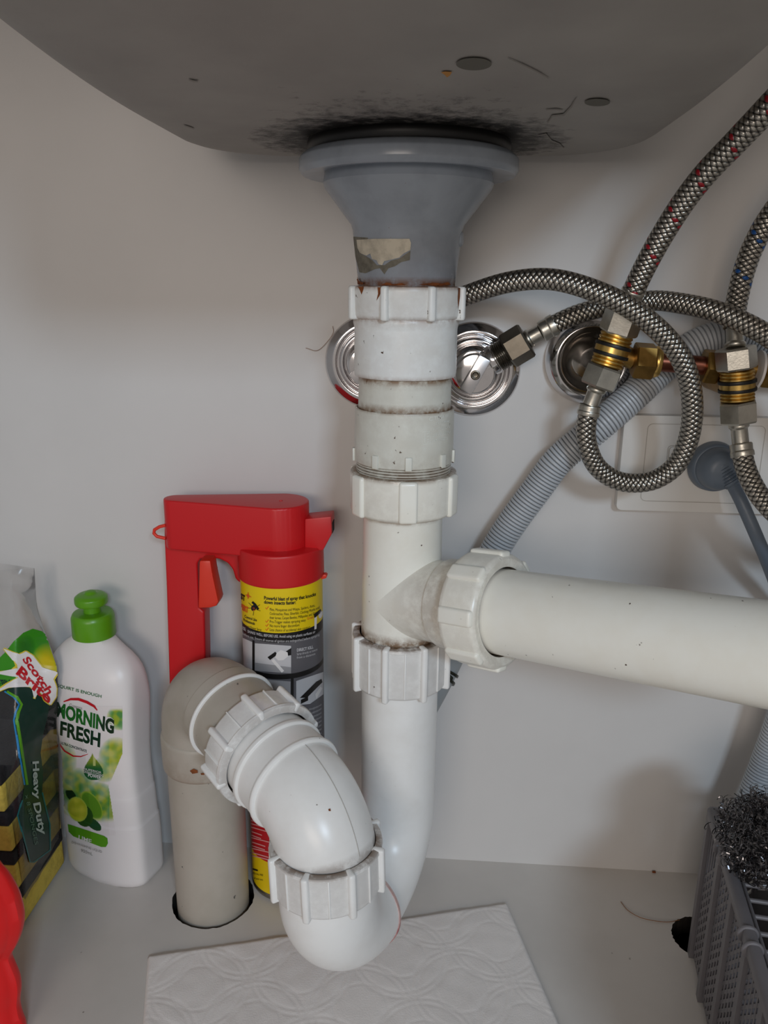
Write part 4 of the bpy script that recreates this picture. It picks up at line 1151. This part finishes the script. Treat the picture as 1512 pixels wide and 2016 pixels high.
def label_art(x, y):
    W_ = (232, 226, 224)
    # right edge of the printed area
    xr = 241 if y < 1485 else 241 - (y - 1485) * 0.42 if y < 1548 else 214.5 + (y - 1548) * 0.15
    if x > xr: return None
    c = W_
    nn = noise.noise(V((x * 0.05, y * 0.05, 1.3))); n2 = noise.noise(V((x * 0.09, y * 0.09, 5.0)))
    g = max(blob(x, y, 236, 1412, 26, 26) * sm_(1393, 1402, y), blob(x, y, 228, 1490, 34, 40) * 1.0, blob(x, y, 205, 1515, 26, 26) * 0.7, blob(x, y, 150, 1560, 44, 50) * 1.0, blob(x, y, 185, 1585, 55, 48) * 1.2, blob(x, y, 130, 1500, 22, 40) * 0.6)
    g = max(0, min(1, g * (1.05 + 0.7 * nn)))
    gc = mixc((150, 172, 40), (72, 140, 60), max(0, min(1, 0.45 + 1.6 * n2)))
    if y > 1440 and x > 215: gc = mixc(gc, (196, 190, 40), 0.5)
    c = mixc(c, gc, g * 0.95)
    # limes
    def inel(cx, cy, rx, ry, rot):
        dx, dy = x - cx, y - cy; u = dx * cos(rot) + dy * sin(rot); v = -dx * sin(rot) + dy * cos(rot)
        return (u / rx) ** 2 + (v / ry) ** 2
    e = inel(181, 1586, 16, 32, -0.55)
    if e < 1: c = mixc((96, 150, 34), (160, 190, 60), sm_(0.7, 0.95, e))
    if y > 1555 and inel(140, 1565, 8, 14, -0.6) < 1: c = (20, 52, 22)
    if inel(184, 1622, 9, 19, -0.9) < 1: c = (22, 78, 40)
    if inel(166, 1606, 17, 22, -0.35) < 1: c = (40, 84, 24)
    e = inel(153, 1593, 19, 25, -0.35)
    if e < 1: c = (180, 200, 70) if e > 0.8 else mixc((206, 206, 60), (180, 188, 40), 0.5 + n2)
    # fade to bottle white at the lower edge
    c = mixc(c, W_, sm_(1606, 1622, y) if not (e < 1 or inel(184, 1622, 9, 19, -0.9) < 1 or inel(166, 1606, 17, 22, -0.35) < 1) else 0)
    if y > 1645: return None
    # droplet
    dy = y - 1482
    if 0 <= dy <= 54:
        wdt = 19 * sin(min(1, dy / 38) * pi / 2) ** 1.5 if dy < 38 else 19 * math.sqrt(max(0, 1 - ((dy - 38) / 16) ** 2))
        if abs(x - (182 + dy * 0.06)) < wdt:
            c = mixc((132, 150, 40), (30, 96, 50), sm_(14, 34, dy))
            if abs(x - 186) < 3 and dy < 26: c = (190, 200, 120)
    return c
obj('label_picture', lay_grid(SB, 100, 1390, 246, 1646, 1.0, label_art, 0.0002), PVCOL, sbt, 60)
LS = (0.957, 0.29)
def bt(s, x, y, h, fit, bold=0.0, sl=0.29, off=0.0006, lean=0.06):
    n_ = math.hypot(1, sl)
    return lay_text(SB, s, (x, y), (h / n_, h * sl / n_), (lean * h, -h * 1.30), bold, off, fit=fit)
MW = bt('MORNING', 111, 1408, 29, 118, 0.045, 0.31)
def cut(d, lo, hi):
    keep = []
    for f_ in d['f']:
        x = sum(proj(d['v'][i])[0] for i in f_) / len(f_)
        if (lo is None or x >= lo) and (hi is None or x < hi): keep.append(f_)
    u_ = sorted({i for f_ in keep for i in f_}); m_ = {k: i for i, k in enumerate(u_)}
    return {'v': [d['v'][k] for k in u_], 'f': [tuple(m_[k] for k in f_) for f_ in keep]}
stuff(obj('label_outline', join(bt('MORNING', 111, 1408, 29, 118, 0.085, 0.31, 0.0004), bt('FRESH', 118, 1445, 29, 82, 0.075, 0.31, 0.0004)), PWH, sbt, 0))
stuff(obj('label_name', join(cut(MW, None, 122), cut(MW, 199, None), bt('FRESH', 118, 1445, 29, 82, 0.035, 0.31), bt('ULTRA CONCENTRATE', 120, 1464, 5.5, 54, 0.01, 0.33)), mat('print_deep_green', (10, 48, 26), 0.4), sbt, 0))
stuff(obj('label_name_green', join(cut(MW, 122, 199), bt('1 SQUIRT IS ENOUGH', 106, 1350, 6.5, 95, 0.01, 0.25)), PGRN, sbt, 0))
objs('label_swoosh', [lay_poly(SB, stroke([(126, 1381), (140, 1376), (155, 1376), (172, 1382), (186, 1390), (192, 1398)], 5.5, True), 0.0005, 3), lay_poly(SB, stroke([(112, 1428), (111, 1442), (116, 1462), (128, 1478), (145, 1488), (160, 1489), (174, 1484)], 3, True), 0.0005, 3)], PRED, sbt, 0)
stuff(obj('label_small_print', join(bt('Cussons', 137, 1390, 7, 26, 0.0, 0.26), bt('DISHWASHING LIQUID', 142, 1659, 5, 62, 0.0, 0.33), bt('900mL', 160, 1676, 6.5, 24, 0.0, 0.33)), mat('print_warm_grey', (150, 142, 138), 0.5), sbt, 0))
obj('label_flavour_bar', lay_poly(SB, [(134, 1622), (139, 1623), (205, 1645), (212, 1650), (213, 1660), (209, 1667), (200, 1667), (145, 1646), (136, 1637)], 0.0004, 3), PLIME, sbt, 0)
stuff(obj('label_flavour_name', join(bt('LIME', 155, 1651, 9, 27, 0.02, 0.36), bt('SUPERIOR', 167, 1515, 4.5, 34, 0, 0.22), bt('GREASE CUTTING', 165, 1520, 5, 40, 0.0, 0.22), bt('POWER', 174, 1528, 7, 26, 0.02, 0.2)), PWH, sbt, 0))

# ------------------------------------------------------------------ sponges and their bag
SX1 = PZ(44, 1832).x; SY0, SY1 = PZ(44, 1832).y, PZ(44, 1832).y + 0.074
SX0 = SX1 - 0.066
zp = 0.003
spl = ['yellow and black sponge at the bottom of the bagged stack', 'second yellow and black sponge from the bottom of the bag', 'third yellow and black sponge from the bottom of the bag', 'topmost yellow and black sponge in the bag']
for i in range(4):
    s_ = thing('scrub_sponge', spl[i], 'sponge', ((SX0 + SX1) / 2, (SY0 + SY1) / 2, zp), 'sponges in the clear bag')
    jx = random.uniform(-0.001, 0.001)
    obj('foam', box(((SX0 + SX1) / 2 + jx, (SY0 + SY1) / 2, zp + 0.0115), (SX1 - SX0, SY1 - SY0, 0.0228), bevel=0.002), SPY, s_, 60)
    obj('scour_pad', box(((SX0 + SX1) / 2 + jx, (SY0 + SY1) / 2, zp + 0.0288), (SX1 - SX0 + 0.001, SY1 - SY0 + 0.001, 0.0118), bevel=0.0015), SPB, s_, 60)
    zp += 0.0349
rows = [
    [(-80, 1846, .497), (48, 1844, .497), (122, 1702, .563)],
    [(-80, 1700, .495), (44, 1692, .496), (120, 1590, .563)],
    [(-80, 1545, .495), (40, 1536, .497), (118, 1480, .562)],
    [(-80, 1440, .515), (34, 1425, .512), (114, 1392, .552)],
    [(-80, 1330, .540), (28, 1318, .530), (117, 1322, .546)],
    [(-80, 1250, .552), (30, 1243, .545), (90, 1244, .566)],
    [(-80, 1180, .562), (24, 1177, .556), (73, 1180, .572)],
    [(-80, 1126, .567), (20, 1122, .564), (70, 1119, .573)]]
def bagmesh():
    grid = []
    for r_ in rows:
        pts = [PY(*r_[0])] + [PY(*r_[1])] + [PY(*r_[2])]
        bk = pts[2] + V((-0.06, 0.006, 0.004)); bk.y = min(bk.y, 0.597)
        pts.append(bk)
        # two spans, softly rounded at the corner
        line = []
        for k in range(16): line.append(pts[0].lerp(pts[1], k / 16))
        for k in range(26): line.append(pts[1].lerp(pts[2], k / 26))
        for k in range(9): line.append(pts[2].lerp(pts[3], k / 8))
        sm2 = [line[0]] + [(line[i - 1] + line[i] * 2 + line[i + 1]) / 4 for i in range(1, len(line) - 1)] + [line[-1]]
        grid.append(sm2)
    nc = len(grid[0]); cols_ = []
    for c in range(nc):
        cols_.append(catmull([g[c] for g in grid], 7))
    nr = len(cols_[0]); v, f = [], []
    for r_ in range(nr):
        for c in range(nc):
            p_ = cols_[c][r_].copy()
            amp = 0.0035 * min(1, max(0.15, (p_.z - 0.12) / 0.05))
            p_ += V((0.7, -0.7, 0)) * (noise.noise(p_ * 38) * amp + noise.noise(p_ * 95) * amp * 0.4)
            p_.y = min(p_.y, 0.597); p_.z = max(p_.z, 0.001)
            v.append(p_)
    for r_ in range(nr - 1):
        for c in range(nc - 1): f.append((r_ * nc + c, r_ * nc + c + 1, (r_ + 1) * nc + c + 1, (r_ + 1) * nc + c))
    return {'v': v, 'f': f}
bgd = bagmesh()
bg_ = thing('sponge_bag', 'clear plastic bag of sponges with green printed label left of the bottle', 'bag', ((SX0 + SX1) / 2, (SY0 + SY1) / 2, 0))
obj('film', bgd, FILM, bg_, 60)
SG = Surf(bgd)
LEAF = [(-20, 1322), (-5, 1300), (12, 1283), (28, 1262), (45, 1246), (64, 1238), (82, 1243), (92, 1252), (99, 1263), (106, 1285), (113, 1305), (114, 1322), (104, 1336), (60, 1350), (10, 1352), (-20, 1372)]
v2, f2 = poly2(LEAF, 3.0)
def leafc(x, y):
    t = blob(x, y, 92, 1312, 34, 46)
    c = mixc((58, 148, 24), (212, 190, 20), min(1, t * 1.1))
    d_ = blob(x, y, 50, 1275, 20, 26)
    c = mixc(c, (30, 104, 24), d_ * 0.8)
    return lin(c)
obj('label_green_leaf', lay(SG, v2, f2, 0.0004, [leafc(x, y) for x, y in v2]), PVCOL, bg_, 60)
BAND = [(-20, 1350), (12, 1362), (28, 1372), (37, 1387), (31, 1402), (28, 1418), (33, 1450), (40, 1500), (47, 1545), (43, 1575), (35, 1605), (46, 1650), (58, 1696), (65, 1696), (98, 1672), (97, 1622), (89, 1590), (82, 1560), (84, 1520), (79, 1482), (84, 1445), (94, 1405), (98, 1372), (70, 1345), (30, 1338), (-20, 1338)]
obj('label_band', lay_poly(SG, BAND, 0.0004, 4), PDGR, bg_, 60)
edgeL = [(10, 1361), (28, 1372), (37, 1387), (31, 1402), (28, 1418), (33, 1450), (40, 1500), (47, 1545), (43, 1575), (35, 1605), (46, 1650), (58, 1697), (66, 1697), (98, 1673), (97, 1622), (89, 1590), (82, 1560)]
obj('label_edge_blue', lay_poly(SG, stroke(edgeL[:8], 3.2), 0.0006, 4), PBLUE, bg_, 0)
obj('label_edge_green', lay_poly(SG, stroke([(x + 5, y) for x, y in edgeL[:8]], 5), 0.0007, 4), PLIME, bg_, 0)
obj('label_edge_teal', lay_poly(SG, stroke(edgeL[8:], 2.6), 0.0006, 4), mat('print_teal', (18, 110, 110), 0.4), bg_, 0)
BURST = [(9, 1277), (36, 1289), (50, 1283), (64, 1291), (88, 1320), (114, 1323), (105, 1337), (110, 1352), (109, 1370), (98, 1386), (86, 1378), (80, 1364), (74, 1354), (66, 1375), (69, 1358), (58, 1350), (38, 1349), (18, 1352), (-2, 1361), (-14, 1366), (14, 1347), (33, 1337), (35, 1330), (24, 1326), (-10, 1325), (24, 1321), (33, 1312), (29, 1299)]
o = obj('label_burst', join(*[lay_poly(SG, stroke([a, b], 4.5), 0.0010, 4) for a, b in zip(BURST, BURST[1:] + BURST[:1])]), mat('print_burst_yellow', (226, 204, 60), 0.4), bg_, 0); stuff(o)
stuff(obj('label_burst_white', join(*[lay_poly(SG, q, 0.0013, 4) for q in ([(36, 1289), (50, 1283), (64, 1291), (88, 1320), (105, 1337), (110, 1352), (109, 1370), (98, 1386), (86, 1378), (80, 1364), (58, 1350), (35, 1346), (33, 1312), (29, 1299)],
    [(9, 1277), (42, 1290), (29, 1303)], [(-10, 1325), (35, 1316), (35, 1334)], [(-14, 1366), (34, 1335), (64, 1351), (20, 1353)], [(114, 1323), (82, 1314), (103, 1337)], [(66, 1375), (60, 1349), (77, 1358)])]), PWH, bg_, 0))
def gt(s, p_, d_, u_, h, fit, bold, off):
    return lay_text(SG, s, p_, (d_[0] * h, d_[1] * h), (u_[0] * h, u_[1] * h), bold, off, fit=fit)
stuff(obj('label_logo', join(gt('Scotch', (42, 1299), (0.60, 0.80), (0.72, -0.42), 25, 84, 0.035, 0.0016), gt('Brite', (30, 1326), (0.74, 0.67), (0.50, -0.78), 28, 84, 0.035, 0.0016)), PRED, bg_, 0))
stuff(obj('label_lettering', join(gt('Heavy', (62, 1498), (0.05, 1), (1.0, -0.1), 17, 74, 0.03, 0.0009), gt('Duty', (63, 1580), (0.22, 1), (1.0, -0.2), 19, 64, 0.03, 0.0009)), mat('print_soft_white', (190, 200, 196), 0.4), bg_, 0))
stuff(obj('label_count_lettering', gt('x 8 SPONGES', (47, 1565), (0.2, 1), (1.0, -0.2), 10, 100, 0.0, 0.0009), mat('print_sage', (96, 130, 112), 0.4), bg_, 0))
obj('label_corner_print', lay_poly(SG, [(116, 1690), (126, 1690), (127, 1710), (120, 1735), (110, 1752), (106, 1750), (112, 1722)], 0.0005, 3), PLIME, bg_, 0)

# ------------------------------------------------------------------ red plastic item at the left edge
sil = [(2016, 50), (2000, 43), (1975, 37), (1950, 41), (1925, 39), (1895, 26), (1880, 20), (1860, 34), (1830, 45), (1800, 46), (1760, 36), (1722, 15), (1705, 0), (1685, -22), (1665, -52), (1655, -90)]
RYp = 0.405
axx = PY(-95, 1850, RYp).x
prof_ = []
for (y, x) in sil:
    p_ = PY(x, y, RYp)
    prof_.append((max(0.0002, p_.x - axx), p_.z))
zmin = prof_[0][1]
prof_ = [(prof_[0][0] * 0.98, 0.0)] + [q for q in prof_ if q[1] > 0.003] + [(0.0, prof_[-1][1] + 0.001)]
def redmesh():
    P = prof_; n = 72; v, f = [], []
    fineP = []
    for a, b in zip(P, P[1:]):
        for k in range(4): fineP.append((a[0] + (b[0] - a[0]) * k / 4, a[1] + (b[1] - a[1]) * k / 4))
    fineP.append(P[-1])
    for _ in range(3):
        fineP = [fineP[0]] + [((a[0] + 2 * b[0] + c[0]) / 4, (a[1] + 2 * b[1] + c[1]) / 4) for a, b, c in zip(fineP, fineP[1:], fineP[2:])] + [fineP[-1]]
    for r_, z in fineP:
        for k in range(n):
            t = 2 * pi * k / n
            q = 0.42 + 0.05 * noise.noise(V((cos(t), sin(t), z * 14)))
            edge = 1.0 if abs(sin(t)) < 0.20 else 0.93
            v.append(V((axx + r_ * cos(t) * edge, RYp + r_ * sin(t) * q, z)))
    m_ = len(fineP)
    for i in range(m_ - 1):
        for k in range(n): f.append((i * n + k, i * n + (k + 1) % n, (i + 1) * n + (k + 1) % n, (i + 1) * n + k))
    f.append(tuple(range(n - 1, -1, -1)))
    return {'v': v, 'f': f}
tag(obj('red_plastic_holder', redmesh(), REDG, None, 50), 'bright red wavy-edged plastic item in front of the sponge bag', 'plastic item')

# ------------------------------------------------------------------ paper towel
pA, pB = PZ(291, 1886), PZ(998, 1781)
pux = (pB - pA).normalized(); puy = V((pux.y, -pux.x, 0))       # puy towards the camera
pw = (pB - pA).length
pC = PZ(1100, 2016)
skew = ((pC - pB).dot(pux)) / ((pC - pB).dot(puy))
def towel():
    nu, nv, ln = 250, 150, 0.17
    v, f = [], []
    cellr = 0.030
    for j in range(nv + 1):
        b = ln * j / nv
        for i in range(nu + 1):
            a = pw * i / nu
            p_ = pA + pux * (a + b * skew * (i / nu) + b * 0.02 * (1 - i / nu)) + puy * b
            e = 0.0
            for ox_, oy_ in ((0, 0), (0.5, 0.5)):
                gx = (a / 0.075 + ox_) % 1 - 0.5; gy = (b / 0.075 + oy_) % 1 - 0.5
                d_ = math.hypot(gx, gy) * 0.075
                for rr_ in (0.0365, 0.0320, 0.0190):
                    e = max(e, math.exp(-((d_ - rr_) / 0.0009) ** 2))
            hgt = 0.0034 - 0.00028 * e + 0.0006 * noise.noise(V((a * 22, b * 22, 0))) + 0.0003 * noise.noise(V((a * 90, b * 90, 2)))
            edge = min(a, pw - a, b) / 0.004
            hgt *= math.sqrt(max(0.0, min(1.0, edge)) * (2 - max(0.0, min(1.0, edge)))) if edge < 1 else 1
            v.append(V((p_.x, p_.y, max(0.0002, hgt))))
    for j in range(nv):
        for i in range(nu): f.append((j * (nu + 1) + i, (j + 1) * (nu + 1) + i, (j + 1) * (nu + 1) + i + 1, j * (nu + 1) + i + 1))
    return {'v': v, 'f': f}
tag(obj('paper_towel', towel(), PAPER, None, 60), 'folded white embossed paper towel on the floor under the trap', 'paper towel')

# ------------------------------------------------------------------ grey cutlery basket
K0 = PZ(1363, 1880)
ku = V((-sin(radians(7.5)), -cos(radians(7.5)), 0)); kv = V((cos(radians(7.5)), -sin(radians(7.5)), 0))
KH = 0.126; KL, KW = 0.24, 0.105
bk = thing('cutlery_basket', 'grey plastic lattice cutlery basket standing at the right edge', 'basket', K0 + kv * KW / 2 + ku * KL / 2)
def K(a, b, z): return K0 + ku * a + kv * b + V((0, 0, z))
def bar(p_, q_, w_, t_, nrm2):
    d = (q_ - p_); l = d.length; d.normalize(); y_ = nrm2.normalized(); x_ = d.cross(y_).normalized()
    return box((p_ + q_) / 2, (w_, t_, l), (x_, y_, d))
def rod(p_, q_, r_, n=10): return tube([p_, (p_ + q_) / 2, q_], r_, n)
obj('base', box(K(KL / 2, KW / 2, 0.004), (KW, KL, 0.006), (kv, -ku, up), 0.001), BASK, bk)
def lattice(org, du, length, nrm2):
    ds = []
    n = int(length / 0.0058)
    for i in range(n + 1):
        a = length * i / n
        ds.append(bar(org + du * a + up * 0.006, org + du * a + up * (KH - 0.008), 0.0022, 0.0016, nrm2))
    z = 0.006
    sh = 0.040
    m = int((length + sh) / 0.0066)
    for i in range(-2, m + 1):
        a0 = -sh + i * 0.0066; a1 = a0 + sh * 2.4
        # diagonal from (a0, 0.008) to (a1, KH-0.008), clipped to the panel
        z0_, z1_ = 0.008, KH - 0.008
        lo = max(0.0, (0 - a0) / (a1 - a0)); hi = min(1.0, (length - a0) / (a1 - a0))
        if hi - lo < 0.03: continue
        ds.append(bar(org + du * (a0 + (a1 - a0) * lo) + up * (z0_ + (z1_ - z0_) * lo), org + du * (a0 + (a1 - a0) * hi) + up * (z0_ + (z1_ - z0_) * hi), 0.0022, 0.0014, nrm2))
    return join(*ds)
for org, du, ln, nn_ in ((K(0, 0, 0), ku, KL, -kv), (K(0, 0, 0), kv, KW, -ku), (K(0, KW, 0), ku, KL, kv), (K(KL, 0, 0), kv, KW, ku)):
    o = obj('lattice_panel', lattice(org, du, ln, nn_), BASK, bk, 0); o['kind'] = 'stuff'
for a in (0.0, 0.040, 0.080, 0.120, 0.160, 0.200, KL):
    obj('corner_post', bar(K(a, -0.0012, 0.0), K(a, -0.0012, KH - 0.004), 0.0068, 0.004, -kv), BASK, bk)
for (a0, b0, a1, b1) in ((0, 0, KL, 0), (0, KW, KL, KW), (0, 0, 0, KW), (KL, 0, KL, KW)):
    obj('rim_rail', box((K(a0, b0, KH) + K(a1, b1, KH)) / 2, (0.0078, 0.0086, (K(a1, b1, 0) - K(a0, b0, 0)).length + 0.006), ((kv if a0 != a1 else ku), up, (K(a1, b1, 0) - K(a0, b0, 0)).normalized()), 0.003, 3), BASK, bk)
for b in (0.036, 0.070):
    obj('light_block_panel', box(K(KL / 2, b, KH / 2 - 0.001), (0.0018, KL - 0.004, KH - 0.012), (kv, -ku, up)), BASK, bk, 0)  # solid inner walls, added to block the light and darken the basket's inside
for b in (0.0068,):
    obj('inner_rail', rod(K(0, b, KH - 0.002), K(KL, b, KH - 0.002), 0.0012), BASK, bk)
for b in (0.036, 0.070): obj('divider_rail', rod(K(0, b, KH - 0.0035), K(KL, b, KH - 0.0035), 0.0015), BASK, bk)
nr_ = 17
for i in range(nr_):
    a = 0.012 + (KL - 0.02) * i / (nr_ - 1)
    obj('rung', rod(K(a, 0.004, KH - 0.003), K(a, KW - 0.003, KH - 0.003), 0.0015), BASK, bk)
mc = mesh_of('clip_collar', lathe(soft([(0.0030, 0), (0.0060, 0), (0.0064, 0.0012), (0.0058, 0.0024), (0.0030, 0.0026)], 0.0004), (0, 0, 0), (0, 0, 1), 24), BASK, 40)
for a in (0.036, 0.047, 0.112, 0.124, 0.19, 0.202):
    inst('clip_collar', mc, frameM(K(a, -0.0002, KH - 0.0005), kv, up, ku) if kv.cross(up).dot(ku) > 0 else frameM(K(a, -0.0002, KH - 0.0005), up, kv, ku), bk)

# ------------------------------------------------------------------ steel scourer
wc = PZ(1522, 1655, KH + 0.024)
def scourer():
    rg = random.Random(11)
    v, f = [], []
    for s in range(900):
        u = rg.gauss(0, 1), rg.gauss(0, 1), rg.gauss(0, 1)
        l = math.sqrt(sum(q * q for q in u)); rr_ = rg.random() ** 0.42
        lump = 1 + 0.16 * noise.noise(V(u) / l * 1.7)
        c = wc + V((u[0] / l * 0.033, u[1] / l * 0.038, u[2] / l * 0.026)) * rr_ * lump
        ax_ = V((rg.gauss(0, 1), rg.gauss(0, 1), rg.gauss(0, 1))).normalized()
        x, y, a = frame(ax_)
        R_ = rg.uniform(0.0016, 0.0042); turns = rg.uniform(1.0, 2.6); pit = rg.uniform(0.0012, 0.004); wd = rg.uniform(0.0004, 0.0009)
        n = int(10 * turns) + 3; b0 = len(v)
        ph = rg.uniform(0, 6.28)
        for i in range(n):
            t = ph + 2 * pi * turns * i / (n - 1)
            p_ = c + (x * cos(t) + y * sin(t)) * R_ + a * (pit * turns * (i / (n - 1) - 0.5) * 2)
            p_.z = max(p_.z, KH + 0.0002)
            v += [p_ - a * wd / 2, p_ + a * wd / 2]
        for i in range(n - 1): f.append((b0 + 2 * i, b0 + 2 * i + 1, b0 + 2 * i + 3, b0 + 2 * i + 2))
    return {'v': v, 'f': f}
tag(obj('steel_scourer', scourer(), WIRE, None, 0), 'curly steel wool scourer lying on top of the grey basket', 'scourer')

# ------------------------------------------------------------------ stray hair and crumbs
hp_ = [PZ(1222, 1775, 0.0006), PZ(1236, 1792, 0.001), PZ(1260, 1806, 0.0012), PZ(1290, 1813, 0.001), PZ(1316, 1815, 0.0008), PZ(1338, 1811, 0.0006)]
tag(obj('hair_strand', tube(catmull(hp_, 6), 0.00028, 6), HAIR, None, 60), 'thin brown hair curled on the floor near the basket', 'hair')
hw = [PY(602, 685, 0.5985), PY(625, 690, 0.598), PY(645, 672, 0.598), PY(656, 655, 0.598), PY(655, 642, 0.5985)]
tag(obj('hair_strand', tube(catmull(hw, 6), 0.00018, 6), HAIR, None, 60), 'fine hair stuck to the back wall left of the waste pipe', 'hair')
cb = PZ(1286, 1714.5, 0.0)
tag(obj('rust_crumb', box((cb.x, min(cb.y, 0.598), 0.0007), (0.0030, 0.0014, 0.0014), bevel=0.0004), RUST, None, 40), 'tiny orange crumb at the foot of the back wall', 'crumb')

print('MAIN', MX, MY, 'F', tuple(PF_), 'G', tuple(G), 'zO', zO, 'zU', zU, 'cap px', proj(capo), 'B', tuple(bd), 'bottle back', bc.y)
